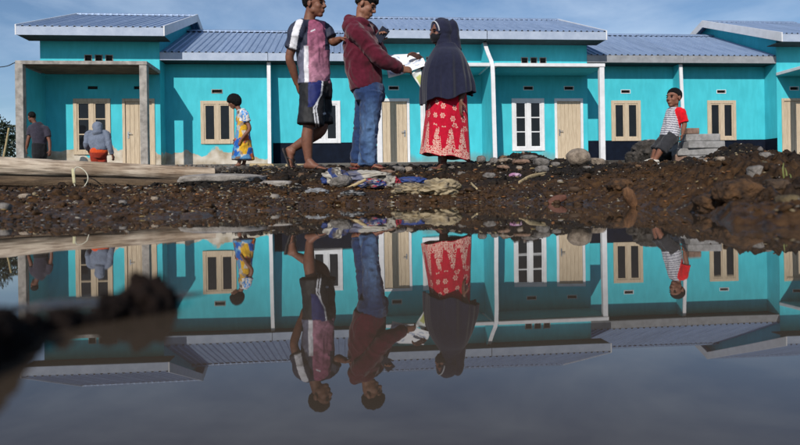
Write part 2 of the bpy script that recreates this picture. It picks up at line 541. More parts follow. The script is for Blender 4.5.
def zinc_material():
    m = bpy.data.materials.new('zinc_roof'); m.use_nodes = True
    t = m.node_tree; b = t.nodes['Principled BSDF']; K = t.links.new
    b.inputs['Metallic'].default_value = .35
    oi = t.nodes.new('ShaderNodeObjectInfo')
    co = t.nodes.new('ShaderNodeTexCoord')
    mpn = t.nodes.new('ShaderNodeMapping'); mpn.inputs['Scale'].default_value = (3, .5, .5)
    n = t.nodes.new('ShaderNodeTexNoise'); n.inputs['Scale'].default_value = 3; n.inputs['Detail'].default_value = 6
    K(co.outputs['Object'], mpn.inputs['Vector']); K(mpn.outputs['Vector'], n.inputs['Vector'])
    r = t.nodes.new('ShaderNodeValToRGB')
    r.color_ramp.elements[0].position = .3; r.color_ramp.elements[0].color = (.22, .30, .45, 1)
    r.color_ramp.elements[1].position = .7; r.color_ramp.elements[1].color = (.31, .40, .56, 1)
    K(n.outputs['Fac'], r.inputs['Fac'])
    hsv = t.nodes.new('ShaderNodeHueSaturation')
    mr = t.nodes.new('ShaderNodeMapRange'); mr.inputs['To Min'].default_value = .9; mr.inputs['To Max'].default_value = 1.08
    K(oi.outputs['Random'], mr.inputs['Value']); K(mr.outputs['Result'], hsv.inputs['Value'])
    K(r.outputs['Color'], hsv.inputs['Color']); K(hsv.outputs['Color'], b.inputs['Base Color'])
    b.inputs['Roughness'].default_value = .5
    return m
M_zinc = zinc_material()

def wall_cells(mb, a0, a1, z0, z1, y0, y1, holes, S):
    """a front wall between y0 and y1 with rectangular openings (q0, q1, z0, z1), cut into butting cells"""
    qs = sorted({a0, a1, *[h[0] for h in holes], *[h[1] for h in holes]})
    for i in range(len(qs) - 1):
        c = (qs[i] + qs[i + 1]) / 2
        zz = z0
        for h in sorted([h for h in holes if h[0] < c < h[1]], key=lambda h: h[2]):
            if h[2] > zz: mb.box(S(qs[i]), S(qs[i + 1]), y0, y1, zz, h[2])
            zz = h[3]
        if zz < z1: mb.box(S(qs[i]), S(qs[i + 1]), y0, y1, zz, z1)

SHEETS = {}
def sheet_mesh(key, length, rise, wid):
    """one trapezoid-ribbed steel sheet: x across, from eave (y=0,z=0) up to (y=length, z=rise)"""
    k = (key, round(length, 3), round(wid, 3))
    if k in SHEETS: return SHEETS[k]
    ribs = 4; p = wid / ribs
    prof = []
    for i in range(ribs):
        prof += [(i * p, 0), (i * p + .58 * p, 0), (i * p + .68 * p, .032), (i * p + .9 * p, .032)]
    prof.append((wid + .012, 0))
    n = len(prof)
    v, f = [], []
    for s in (0.0, 1.0):
        for x, zz in prof: v.append((x, length * s, rise * s + zz))
    for s in (0.0, 1.0):
        for x, zz in prof: v.append((x, length * s, rise * s + zz - .006))
    for i in range(n - 1):
        f += [(i, i + 1, n + i + 1, n + i), (2 * n + i + 1, 2 * n + i, 3 * n + i, 3 * n + i + 1), (i, 2 * n + i, 2 * n + i + 1, i + 1)]
    me = bpy.data.meshes.new('roof_sheet'); me.from_pydata(v, [], f); me.materials.append(M_zinc)
    SHEETS[k] = me
    return me

FLOOR = 0.96
def house(s0, sg, o):
    """one mirrored house of the row: q runs from the porch end (0) to the wing end (6.65)"""
    base = W(s0, 0, 0)
    root = empty('row_house', (base[0], base[1], FLOOR - .06), FA, o['label'], 'house', 'turquoise row houses')
    zo = FLOOR - .06
    S = lambda q: sg * q
    Mw = plaster_material('turquoise_bare_foot', 1.36) if o.get('bare') else plaster_material('turquoise_plaster', 0)
    def part(mb, name, m, parent=root, bevel=0.0):
        ob = mb.build(name, m, None, bevel)
        me = ob.data
        me.transform(Matrix.Translation((0, 0, 0)))
        ob.parent = parent
        if parent is root: ob.location = (0, 0, -zo)
        return ob
    BW, WW = 3.42, 6.65                                  # block end, wing end
    yb, yw = -0.6, 0.0                                   # front planes (towards the viewer is -y)
    th = .15
    win = (.95, 1.95, 1.37, 2.98); door = (2.34, 3.24, FLOOR, 2.98); wwin = (4.50, 5.46, 1.71, 3.0)
    hs = [win, door] + [(1.27 + i * .30, 1.46 + i * .30, 4.13, 4.30) for i in range(3)]
    slot = [(1.33, 1.62, 3.29, 3.385), (2.66, 2.95, 3.29, 3.385)]
    wslot = (4.83, 5.13, 3.28, 3.375)
    # ---- walls
    w = MB()
    wall_cells(w, 0, BW, .6, 4.98, yb, yb + th, hs + slot, S)
    wall_cells(w, BW - .003, WW, .6, 4.40, yw, yw + th, [wwin, wslot], S)
    RT, RM, RWG = 3.0, 6.52, 5.97                        # ridge depth, main ridge height, wing ridge height
    # block side walls run up to the main roof (gable), wing end wall to the wing roof
    def zmain(y): return 4.95 + (RM - 4.95) * (1 - abs(y - RT) / 4.3)
    for q0, q1 in ((0, th), (BW - th, BW)):
        w.prism([(yb + th, .6), (6.6, .6), (6.6, zmain(6.6) - .06), (RT, RM - .06), (yb + th, zmain(yb + th) - .06)], 'x', S(q0), S(q1))
    if o.get('end_wall', True):
        w.prism([(yw + th, .6), (6.6, .6), (6.6, 4.35), (RT, RWG - .08), (yw + th, 4.40)], 'x', S(WW - .08), S(WW))
    w.box(S(th), S(WW - .08), 6.45, 6.6, .6, 4.3)
    if o.get('bare'):                                    # free end of the row: porch cheek wall under the slab
        w.box(S(-.001), S(.15), yb - 1.16, yb, .6, 3.69)
    part(w, 'wall', Mw)
    # added dark panels stand in for the unlit rooms behind openings
    part(MB().box(S(.2), S(BW - .2), yb + .5, yb + .56, .9, 4.5).box(S(BW + .1), S(WW - .1), yw + .5, yw + .56, 1.2, 4.2), 'room_dark_panel', M_dark)
    # ---- painted foot of the wall
    if not o.get('bare'):
        pb = MB()
        pb.box(S(BW + .004), S(WW - .05), yw - .006, yw + .02, .62, 1.70)
        pb.box(S(BW - .02), S(BW + .006), yb + .002, yw - .006, .62, 1.70)
        part(pb, 'painted_base', M_navy)
    # ---- party fin between houses
    if o.get('fin'):
        f = MB(); prof = [(-.3, 4.72), (-.42, 4.4), (-.62, 3.1), (-.66, 1.0), (-.66, .6), (-.001, .6), (-.001, 4.2)] if o['fin'] == 'wing' else None
        if o['fin'] == 'wing':
            prof = [(-.001, 4.17), (-.40, 4.17), (-.43, 3.6), (-.50, 2.4), (-.56, 1.0), (-.56, .6), (-.001, .6)]
            q0, q1 = WW - .04, WW + .04
        else:
            prof = [(yb - .001, 4.70), (yb - .33, 4.70), (yb - .55, 4.45), (yb - .82, 4.2), (yb - 1.10, 3.98), (yb - 1.26, 3.75), (yb - 1.30, 3.4), (yb - 1.36, 2.2), (yb - 1.42, 1.0), (yb - 1.42, .6), (yb - .001, .6)]
            q0, q1 = -.045, .045
        f.prism(prof, 'x', S(q0), S(q1))
        fin = part(f, 'dividing_wall', Mw)
        e = MB(); edge = [p for p in prof if p[0] < (-.02 if o['fin'] == 'wing' else yb - .02)]
        for a, b2 in zip(edge[:-1], edge[1:]):
            e.prism([(a[0] - .035, a[1] + .001), (a[0] + .002, a[1] + .001), (b2[0] + .002, b2[1]), (b2[0] - .035, b2[1])], 'x', S(q0 - .014), S(q1 + .014))
        part(e, 'edge_trim', M_white)
    # ---- porch
    bare = o.get('bare')
    sl = MB().box(S(.063 if not bare else -.06), S(BW + .02), yb - 1.32, yb - .002, 3.76, 3.86)
    part(sl, 'porch_slab', M_conc if bare else M_white, bevel=.008)
    part(MB().box(S(.16), S(BW - .02), yb - 1.20, yb - .004, 3.735, 3.757), 'porch_ceiling', M_soffit if bare else Mw)
    cw = .20 if bare else .145
    c = MB().box(S(BW - cw), S(BW + .005), yb - 1.30, yb - 1.30 + cw, .6, 3.757)
    cm = M_conc if bare else M_white
    part(c, 'column', cm, bevel=.01)
    if bare:
        part(MB().box(S(-.06), S(.15), yb - 1.34, yb - 1.165, .6, 3.757), 'column', M_conc, bevel=.01)
    elif o.get('teal_column_side'):
        part(MB().box(S(BW - .14), S(BW + .009), yb - 1.28, yb - 1.15, .62, 3.75), 'column_face', Mw)
    part(MB().box(S(.063), S(BW), yb - 1.28, yb - .005, .5, FLOOR).box(S(.3), S(BW - .4), yb - 1.55, yb - 1.28, .5, FLOOR - .12), 'porch_floor', M_cfloor, bevel=.01)
    # ---- openings
    Mf = o.get('frame', M_wood); Mf2 = o.get('wing_frame', M_wood)
    def window(r, y, m, rows, name='window'):
        q0, q1, z0, z1 = r
        b = MB(); fw = .075
        b.box(S(q0 - .03), S(q0 + fw), y - .03, y + .09, z0 - .03, z1 + .03).box(S(q1 - fw), S(q1 + .03), y - .03, y + .09, z0 - .03, z1 + .03)
        b.box(S(q0 + fw), S(q1 - fw), y - .028, y + .088, z1 - fw, z1 + .03).box(S(q0 + fw), S(q1 - fw), y - .045, y + .088, z0 - .03, z0 + fw)
        cq = (q0 + q1) / 2
        b.box(S(cq - .055), S(cq + .055), y - .027, y + .087, z0 + fw, z1 - fw)
        wobj = part(b, name, m, bevel=.006)
        cols = [(q0 + fw, cq - .055), (cq + .055, q1 - fw)]
        for (ca, cb) in cols:
            ss = MB(); t2 = .045
            ss.box(S(ca + .004), S(ca + t2), y - .012, y + .05, z0 + fw + .004, z1 - fw - .004).box(S(cb - t2), S(cb - .004), y - .012, y + .05, z0 + fw + .004, z1 - fw - .004)
            ss.box(S(ca + t2), S(cb - t2), y - .011, y + .049, z1 - fw - t2, z1 - fw - .004).box(S(ca + t2), S(cb - t2), y - .011, y + .049, z0 + fw + .004, z0 + fw + t2)
            zs = np.linspace(z0 + fw + t2, z1 - fw - t2, rows + 1)
            for k in range(1, rows):
                ss.box(S(ca + t2), S(cb - t2), y - .010, y + .048, zs[k] - .016, zs[k] + .016)
            so = ss.build('sash', m); so.parent = wobj
            for k in range(rows):
                po = MB().box(S(ca + t2 - .008), S(cb - t2 + .008), y + .012, y + .020, zs[k] + (.014 if k else -.008), zs[k + 1] - (.014 if k < rows - 1 else -.008)).build('pane', M_glass)
                po.parent = wobj
    window(win, yb, Mf, o.get('rows', 2))
    window(wwin, yw, Mf2, 1)
    # door with frame, planked leaf, lever
    q0, q1, z0, z1 = door
    fr = MB(); fw = .06
    fr.box(S(q0 - .02), S(q0 + fw), yb - .025, yb + .10, z0, z1 + .03).box(S(q1 - fw), S(q1 + .02), yb - .025, yb + .10, z0, z1 + .03).box(S(q0 + fw), S(q1 - fw), yb - .024, yb + .099, z1 - fw, z1 + .03)
    part(fr, 'door_frame', o.get('door_frame', M_wood), bevel=.006)
    lf = MB().box(S(q0 + fw + .004), S(q1 - fw - .004), yb + .03, yb + .07, z0 + .01, z1 - fw - .004)
    leaf = part(lf, 'door', M_wood)
    n = 6; wq = (q1 - q0 - 2 * fw - .008) / n
    for i in range(n):
        a = q0 + fw + .004 + i * wq
        pk = MB().box(S(a + .003), S(a + wq - .003), yb + .012 + .003 * (i % 2), yb + .0295, z0 + .012, z1 - fw - .006).build('plank', M_wood, None, .003)
        pk.parent = leaf
    hq = q1 - .16 if o.get('handle') == 'right' else q0 + .14
    hd = MB().box(S(hq - .02), S(hq + .02), yb - .004, yb + .011, 1.82, 2.02).box(S(hq - .01), S(hq + .11), yb - .045, yb - .03, 1.95, 1.97).box(S(hq - .01), S(hq + .01), yb - .031, yb - .003, 1.95, 1.97)
    ho = hd.build('door_handle', M_steel); ho.parent = leaf
    # ---- vents
    def vent(r, y, m):
        q0, q1, z0, z1 = r
        b = MB(); g = .018
        b.box(S(q0 - g), S(q0), y - .012, y + .1, z0 - g, z1 + g).box(S(q1), S(q1 + g), y - .012, y + .1, z0 - g, z1 + g)
        b.box(S(q0), S(q1), y - .011, y + .1, z1, z1 + g).box(S(q0), S(q1), y - .011, y + .1, z0 - g, z0)
        if m: part(b, 'vent_frame', m)
        part(MB().box(S(q0 + .001), S(q1 - .001), y + .06, y + .07, z0 + .001, z1 - .001), 'vent', M_dark)
    Mv = o.get('vent', None)
    for r in slot: vent(r, yb, Mv)
    for r in hs[2:]: vent(r, yb, M_conc)
    vent(wslot, yw, M_white if not bare else M_conc)
    # ---- roofs
    def roof(name, qa, qb, yeave, zeave, zr, key):
        q_lo, q_hi = min(qa, qb), max(qa, qb)
        n = max(1, round((q_hi - q_lo) / .82)); wd = (q_hi - q_lo) / n
        Lf = RT - yeave; ri = zr - zeave
        frame = MB()
        for q in np.linspace(q_lo + .1, q_hi - .1, 4):   # rafters under the sheets
            frame.prism([(yeave + .02, zeave - .12), (yeave + .02, zeave - .02), (RT, zr - .02), (RT, zr - .12)], 'x', S(q - .03), S(q + .03))
        ro = part(frame, name, M_wood)
        for i in range(n):
            qa_ = q_lo + i * wd
            x0 = S(qa_) if sg > 0 else S(qa_ + wd)
            for bk in (0, 1):
                sh = bpy.data.objects.new('roof_sheet', sheet_mesh(key, Lf, ri, wd))
                col.objects.link(sh); sh.parent = ro
                if not bk: sh.location = (x0, yeave, zeave)
                else: sh.location = (x0 + wd, 2 * RT - yeave, zeave); sh.rotation_euler = (0, 0, math.pi)
        cap = MB().prism([(RT - .22, zr - .045), (RT - .22, zr - .02), (RT, zr + .075), (RT + .22, zr - .02), (RT + .22, zr - .045), (RT, zr + .05)], 'x', S(q_lo), S(q_hi))
        for q in np.arange(q_lo + .1, q_hi, .205): cap.box(S(q), S(q + .07), RT - .235, RT - .18, zr - .06, zr - .012)
        c2 = cap.build('ridge_cap', M_zinc); c2.parent = ro
        return ro
    mA, mB = o.get('main_q', (-.001, BW + .32)); wB = o.get('wing_q', WW)
    roof('main_roof', mA, mB, yb - .72, 4.97, RM, 'main')
    roof('wing_roof', BW + .003, wB, -.58, 4.42, RWG, 'wing')
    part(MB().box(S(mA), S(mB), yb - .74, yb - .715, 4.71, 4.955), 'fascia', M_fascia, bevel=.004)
    part(MB().box(S(mA), S(mB), yb - .714, yb - .003, 4.715, 4.74), 'soffit', M_eave_shade)
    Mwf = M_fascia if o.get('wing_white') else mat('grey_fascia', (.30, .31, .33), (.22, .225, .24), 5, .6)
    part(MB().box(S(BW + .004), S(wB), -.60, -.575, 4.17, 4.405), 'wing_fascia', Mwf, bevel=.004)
    part(MB().box(S(BW + .004), S(wB), -.574, -.003, 4.172, 4.195), 'wing_soffit', M_eave_shade)
    # barge boards along the free verges of the main roof
    def barge(q, thick):
        b = MB()
        zf = lambda y: 4.97 + (RM - 4.97) * (1 - abs(y - RT) / (RT - (yb - .72)))
        pts = [(yb - .745, RT)]
        b.prism([(yb - .742, 4.71), (yb - .742, zf(yb - .74) + .045), (RT, RM + .07), (RT, RM - .20)], 'x', S(q), S(q + thick))
        b.prism([(RT + .001, RM - .20), (RT + .001, RM + .07), (2 * RT - yb + .742, zf(yb - .74) + .045), (2 * RT - yb + .742, 4.71)], 'x', S(q), S(q + thick))
        part(b, 'barge_board', M_white, bevel=.004)
        part(MB().prism([(yb - .70, 4.80), (yb - .70, 4.82), (RT, RM - .14), (RT, RM - .16)], 'x', S(BW + .002), S(q)), 'verge_soffit', M_white)
    barge(mB + .002, .035)
    if bare:
        b = MB(); zf0 = 4.97
        b.prism([(yb - .742, 4.71), (yb - .742, 5.01), (RT, RM + .07), (RT, RM - .20)], 'x', S(mA - .037), S(mA - .002))
        b.prism([(RT + .001, RM - .20), (RT + .001, RM + .07), (2 * RT - yb + .742, 5.01), (2 * RT - yb + .742, 4.71)], 'x', S(mA - .037), S(mA - .002))
        part(b, 'barge_board', M_white, bevel=.004)
    return root

def build_houses():
    house(-10.68, 1, dict(label='turquoise house at left end of row with raw concrete porch and unpainted wall foot', bare=True, frame=M_wood, rows=3, main_q=(-.30, 3.74), wing_q=6.62, wing_white=True, vent=None))
    house(2.60, -1, dict(label='turquoise house behind the two men with white framed wing window and navy base', frame=M_white, wing_frame=M_white, door_frame=M_white, rows=3, fin='wing', wing_q=6.648, wing_white=True, vent=M_white, handle='left'))
    house(2.62, 1, dict(label='turquoise house right of the veiled woman with white six pane window and boulder before it', frame=M_white, door_frame=M_white, rows=3, fin='block', wing_q=6.675, vent=M_white))
    house(15.95, -1, dict(label='turquoise house at right edge behind the small boy and grey block pile', frame=M_white, rows=3, fin='wing', wing_q=6.645, vent=M_white, teal_column_side=True))
# ------------------------------------------------------------------ figure tools
def nrm(v):
    v = np.asarray(v, float)
    return v / (np.linalg.norm(v) + 1e-12)

def catmull(pts, k):
    pts = [np.asarray(p, float) for p in pts]
    if len(pts) < 3 or k <= 1:
        out = []
        for a, b in zip(pts[:-1], pts[1:]):
            out += [a + (b - a) * i / k for i in range(k)]
        return np.array(out + [pts[-1]])
    P_ = [2 * pts[0] - pts[1]] + pts + [2 * pts[-1] - pts[-2]]
    out = []
    for i in range(1, len(P_) - 2):
        p0, p1, p2, p3 = P_[i - 1:i + 3]
        for j in range(k):
            t = j / k
            out.append(.5 * (2 * p1 + (p2 - p0) * t + (2 * p0 - 5 * p1 + 4 * p2 - p3) * t * t + (3 * p1 - p0 - 3 * p2 + p3) * t ** 3))
    return np.array(out + [pts[-1]])

def tube(pts, rad, ref=(0, 0, 1), n=18, k=5, dome=0.45):
    """capped loft: rad is a list of r or (ra, rb); ra lies along ref"""
    rad = [(r, r) if np.isscalar(r) else r for r in rad]
    c = catmull(pts, k)
    if abs(np.dot(nrm(c[-1] - c[0]), nrm(ref))) > .75 and all(r[0] == r[1] for r in rad): ref = (.15, 1, .05)   # keep the rings from flipping
    q = catmull([np.array(r) for r in rad], k)
    tan = np.gradient(c, axis=0)
    rows = []
    def ring(ci, ra, rb, t):
        t = nrm(t); a = np.asarray(ref, float) - np.dot(ref, t) * t
        if np.linalg.norm(a) < .05: a = np.cross(t, (0.3, .9, .1))
        a = nrm(a); b = np.cross(t, a)
        th = np.linspace(0, 2 * math.pi, n, endpoint=False)
        return ci + np.outer(np.cos(th) * ra, a) + np.outer(np.sin(th) * rb, b)
    m = len(c)
    t0, t1 = nrm(tan[0]), nrm(tan[-1])
    r0, r1 = q[0].min(), q[-1].min()
    for s in (.95, .6):
        rows.append(ring(c[0] - t0 * r0 * dome * s, q[0][0] * math.sqrt(1 - s * s * .98), q[0][1] * math.sqrt(1 - s * s * .98), t0))
    for i in range(m): rows.append(ring(c[i], q[i][0], q[i][1], tan[i]))
    for s in (.6, .95):
        rows.append(ring(c[-1] + t1 * r1 * dome * s, q[-1][0] * math.sqrt(1 - s * s * .98), q[-1][1] * math.sqrt(1 - s * s * .98), t1))
    v = np.concatenate(rows + [[c[0] - t0 * r0 * dome], [c[-1] + t1 * r1 * dome]])
    R = len(rows)
    f = []
    for i in range(R - 1):
        for j in range(n):
            f.append((i * n + j, i * n + (j + 1) % n, (i + 1) * n + (j + 1) % n, (i + 1) * n + j))
    for j in range(n):
        f.append((R * n, (j + 1) % n, j)); f.append((R * n + 1, (R - 1) * n + j, (R - 1) * n + (j + 1) % n))
    return v, f

_ICO = {}
def ico(n):
    if n not in _ICO:
        bm = bmesh.new(); bmesh.ops.create_icosphere(bm, subdivisions=n, radius=1.0)
        bm.verts.ensure_lookup_table()
        _ICO[n] = (np.array([v.co[:] for v in bm.verts]), np.array([[q.index for q in f.verts] for f in bm.faces]))
        bm.free()
    return _ICO[n]

def ell(c, r, axes=None, n=3):
    v, f = ico(n)
    v = v * np.asarray(r if not np.isscalar(r) else (r, r, r))
    if axes is not None: v = v @ np.asarray(axes)
    return v + np.asarray(c), [tuple(q) for q in f]

def frame(fwd, up=(0, 0, 1)):
    x = nrm(fwd); y = nrm(np.cross(up, x)); z = np.cross(x, y)
    return np.array([x, y, z])                            # rows: forward, left, up

def union(name, solids, voxel, smooth, material, parent, origin, colour, disp=None, smooth_f=.5):
    """voxel-union closed solids into one continuous skin, then colour it with a pattern function"""
    mb = MB()
    for v, f in solids: mb.add(v, f)
    me = bpy.data.meshes.new(name); me.from_pydata(mb.v, [], mb.f)
    bm = bmesh.new(); bm.from_mesh(me); bmesh.ops.recalc_face_normals(bm, faces=bm.faces); bm.to_mesh(me); bm.free()
    o = bpy.data.objects.new(name, me); col.objects.link(o)
    r = o.modifiers.new('r', 'REMESH'); r.mode = 'VOXEL'; r.voxel_size = voxel; r.adaptivity = 0
    if smooth:
        s = o.modifiers.new('s', 'SMOOTH'); s.factor = smooth_f; s.iterations = smooth
    dg = bpy.context.evaluated_depsgraph_get()
    m2 = bpy.data.meshes.new_from_object(o.evaluated_get(dg))
    bpy.data.objects.remove(o); bpy.data.meshes.remove(me)
    m2.name = name
    nv = len(m2.vertices)
    co = np.empty(nv * 3, np.float32); m2.vertices.foreach_get('co', co); co = co.reshape(-1, 3).astype(float)
    no = np.empty(nv * 3, np.float32); m2.vertex_normals.foreach_get('vector', no); no = no.reshape(-1, 3).astype(float)
    if disp is not None: co = co + no * disp(co, no)[:, None]
    c = colour(co, no) if callable(colour) else np.tile(np.array(colour), (nv, 1))
    m2.vertices.foreach_set('co', (co - np.asarray(origin)).astype(np.float32).ravel())
    set_col(m2, c)
    m2.polygons.foreach_set('use_smooth', np.ones(len(m2.polygons), dtype=bool))
    m2.update()
    m2.materials.clear()
    return link(name, m2, material, parent)

def grid_loft(name, rows, material, parent, origin, colour, closed=True, thick=0.0):
    """open sheet from rows of points (R, N, 3)"""
    R, N, _ = rows.shape
    v = rows.reshape(-1, 3)
    i, j = np.meshgrid(np.arange(R - 1), np.arange(N if closed else N - 1), indexing='ij')
    j2 = (j + 1) % N
    f = np.stack([i * N + j, i * N + j2, (i + 1) * N + j2, (i + 1) * N + j], -1).reshape(-1, 4)
    me = np_mesh(name, v - np.asarray(origin), f)
    me.polygons.foreach_set('use_smooth', np.ones(len(me.polygons), dtype=bool))
    set_col(me, colour(v) if callable(colour) else np.tile(np.array(colour), (len(v), 1)))
    o = link(name, me, material, parent)
    if thick:
        s = o.modifiers.new('thick', 'SOLIDIFY'); s.thickness = thick; s.offset = -1
    return o

def head_solids(c, fwd, hs=1.0, up=(0, 0, 1)):
    A = frame(fwd, up)
    T = lambda p: np.asarray(c) + (np.asarray(p) * hs) @ A
    E = lambda p, r, n=3: ell(T(p), np.asarray(r) * hs, A, n)
    s = [E((-.012, 0, .035), (.093, .072, .082)), E((.032, 0, -.032), (.060, .056, .076)), E((.060, 0, -.093), (.026, .027, .020)),
         E((.074, 0, .030), (.020, .050, .016)), E((.088, 0, -.056), (.015, .023, .007)), E((.085, 0, -.069), (.014, .020, .008)),
         E((.099, 0, -.027), (.015, .018, .010))]
    for q in (-1, 1):
        s += [E((.050, q * .034, -.024), (.034, .024, .032)), E((-.012, q * .074, -.006), (.019, .010, .033)), E((.005, q * .044, -.055), (.034, .016, .03))]
    s.append(tube([T((.086, 0, .022)), T((.100, 0, -.004)), T((.112, 0, -.025))], [.008 * hs, .010 * hs, .011 * hs], n=10, k=3))
    return s, T, A

def hair_mesh(name, c, fwd, hs, parent, origin, line, colour=(.010, .009, .009), noise=.006, up=(0, 0, 1), rad=(.104, .083, .092), cen=(-.014, 0, .042), mat_=None):
    """hair cap: line(nx) gives the lowest direction height still covered with hair"""
    A = frame(fwd, up)
    v, f = ico(5)
    nx, ny, nzv = v[:, 0], v[:, 1], v[:, 2]
    m = sstep(-.12, .34, nzv - line(v))
    r = (.82 + .18 * m) * (1 + noise * 10 * fbm(v * 9, 3, 5) * m + noise * 6 * fbm(v * np.array([5, 26, 5]), 2, 8) * m)
    p = (v * r[:, None] * np.asarray(rad) + np.asarray(cen)) * hs
    p = np.asarray(c) + p @ A
    me = np_mesh(name, p - np.asarray(origin), f)
    me.polygons.foreach_set('use_smooth', np.ones(len(me.polygons), dtype=bool))
    return link(name, me, mat_ or M_hair, parent)

def eyes(c, fwd, hs, parent, origin, up=(0, 0, 1)):
    A = frame(fwd, up)
    for q in (-1, 1):
        for nm, p, r, m in (('eye', (.080, q * .031, .006), (.012, .015, .008), M_eye), ('eyebrow', (.083, q * .030, .027), (.008, .019, .004), M_hair)):
            v, f = ell(np.asarray(c) + (np.asarray(p) * hs) @ A, np.asarray(r) * hs, A, 2)
            mb = MB(); mb.add(v - np.asarray(origin), f); mb.build(nm, m, parent, smooth=True)

def hand_solids(w, d, palm, thumb, sc=1.0, curl=.35, spread=.0):
    """w wrist, d pointing direction, palm normal, thumb side"""
    d = nrm(d); palm = nrm(np.asarray(palm) - np.dot(palm, d) * d); s = np.cross(d, palm)
    if np.dot(s, thumb) < 0: s = -s
    w = np.asarray(w, float)
    out = [tube([w - d * .02 * sc, w + d * .03 * sc, w + d * .085 * sc], [(.027 * sc, .019 * sc), (.038 * sc, .017 * sc), (.040 * sc, .013 * sc)], ref=s, n=14, k=4)]
    for i, (off, ln) in enumerate(((.031, .070), (.0105, .080), (-.0105, .074), (-.031, .058))):
        p = w + d * (.082 - .004 * abs(i - 1.2)) * sc + s * off * sc
        pts = [p - d * .02 * sc, p]
        ang = 0.0
        for k, fr in enumerate((.45, .32, .26)):
            ang += curl * (1.0 + .15 * i) * (1.0 if k else .7)
            p = p + (d * math.cos(ang) + palm * math.sin(ang) + s * off * spread * 4) * ln * fr * sc
            pts.append(p)
        out.append(tube(pts, [.0095 * sc, .0095 * sc, .009 * sc, .0082 * sc, .0070 * sc], ref=s, n=10, k=3))
    p = w + d * .022 * sc + s * .028 * sc
    t1 = p + (d * .55 + s * .72 + palm * .25) * .040 * sc
    t2 = t1 + (d * .85 + s * .30 + palm * (.3 + curl * .4)) * .036 * sc
    out.append(tube([p - s * .015 * sc, p, t1, t2], [.013 * sc, .014 * sc, .0105 * sc, .0085 * sc], ref=palm, n=10, k=3))
    return out

def foot_solids(ankle, heel, toe, up=(0, 0, 1), sc=1.0, toes=True):
    """heel and toe are the sole end points; up the instep side"""
    a, h, t = (np.asarray(q, float) for q in (ankle, heel, toe))
    d = nrm(t - h); L_ = np.linalg.norm(t - h); up = nrm(np.asarray(up) - np.dot(up, d) * d); s = np.cross(d, up)
    def at(k, z): return h + d * L_ * k + up * z * sc
    o = [tube([at(.02, .030), at(.2, .040), at(.45, .032), at(.68, .020), at(.82, .015)], [(.026 * sc, .028 * sc), (.036 * sc, .036 * sc), (.032 * sc, .038 * sc), (.019 * sc, .044 * sc), (.012 * sc, .042 * sc)], ref=up, n=16, k=4),
         tube([a, at(.26, .06), at(.36, .038)], [.036 * sc, .036 * sc, .034 * sc], n=14, k=4)]
    if toes:
        for i in range(5):
            k = (i - 2) * .0175 * sc
            b = at(.80, .013) + s * k
            o.append(tube([b, b + d * (.045 - .003 * abs(i - 1.2)) * sc + s * k * .1], [.0105 * sc, .0085 * sc], ref=up, n=10, k=2))
    return o

def flip_flop(name, heel, toe, up, parent, origin, sc=1.0, m=None):
    h, t = np.asarray(heel, float), np.asarray(toe, float)
    d = nrm(t - h); up = nrm(np.asarray(up) - np.dot(up, d) * d); s = np.cross(d, up)
    L_ = np.linalg.norm(t - h) + .03 * sc
    out = [(0, .020), (.06, .032), (.25, .036), (.5, .036), (.72, .045), (.88, .044), (.97, .030), (1, .014)]
    pl = [(k, w) for k, w in out] + [(k, -w) for k, w in out[::-1]]
    n = len(pl)
    b = [h - d * .015 * sc + d * L_ * k + s * w * sc for k, w in pl]
    v = [q - np.asarray(origin) for q in b] + [q - up * .016 * sc - np.asarray(origin) for q in b]
    mb = MB(); mb.add(v, [tuple(range(n)), tuple(range(2 * n - 1, n - 1, -1))] + [(i, (i + 1) % n, (i + 1) % n + n, i + n) for i in range(n)])
    so = mb.build('sandal', m or M_rubber, parent)
    root = h + d * L_ * .70 + up * .012
    sm = MB()
    for q in (-1, 1):
        v, f = tube([root + d * .03 * sc, root - d * .02 * sc + s * q * .028 * sc + up * .030 * sc, root - d * .075 * sc + s * q * .040 * sc - up * .002], [.005 * sc] * 3, n=8, k=4)
        sm.add(np.asarray(v) - np.asarray(origin), f)
    sm.build('strap', m or M_rubber, so, smooth=True)

def skin_colour(base, seed=0):
    base = np.array(base)
    def fn(co, no):
        k = 1 + .18 * fbm(co * 9, 3, seed) + .10 * fbm(co * 40, 2, seed + 3)
        c = base[None] * k[:, None]
        c[:, 0] *= 1.03
        return np.clip(c, 0, 1)
    return fn

def folds(amp, fx, seed, aniso=(1, 1, .35), extra=None):
    def fn(co, no):
        q = co * np.asarray(aniso) * fx
        w = np.stack([fbm(co * 3.1, 2, seed + 40), fbm(co * 3.1 + 9, 2, seed + 41), fbm(co * 3.1 + 21, 2, seed + 42)], 1)
        r = 1 - np.abs(fbm(q + w * 1.4, 2, seed)) * 2.6
        d = amp * (np.clip(r, -.6, 1) - .25) + amp * .5 * fbm(co * fx * 2.1, 2, seed + 7)
        return d * (extra(co) if extra else 1)
    return fn

M_skin = vcol_mat('skin', .55, .10, 120, .35)
M_cloth = vcol_mat('cloth', .92, .25, 420, .12, .15)
M_knit = vcol_mat('knit', .95, .35, 260, .1, .2)
M_satin = vcol_mat('sport_cloth', .65, .15, 420, .3)
M_hair = mat('black_hair', (.006, .005, .005), (.003, .003, .003), 40, .6, .8, 220, spec=.18, stretch=(1, 1, .3))
M_eye = mat('dark_eye', (.02, .012, .010), (.01, .008, .008), 10, .2)
M_rubber = mat('sandal_rubber', (.045, .035, .035), (.02, .018, .018), 20, .7)
M_strap = mat('rope_fibre', (.62, .58, .42), (.40, .36, .24), 30, .8, .3, 200)

def short_line(v):
    nx, ny = v[:, 0], np.abs(v[:, 1])
    base = np.interp(nx, [-1, -.6, -.15, .1, .45, .8, 1], [-1.2, -1.15, -.95, -.62, -.10, .10, .16])
    return base

def person(p0, label, group=None):
    return empty('person', p0, 0, label, 'person', group)

DZ = {}
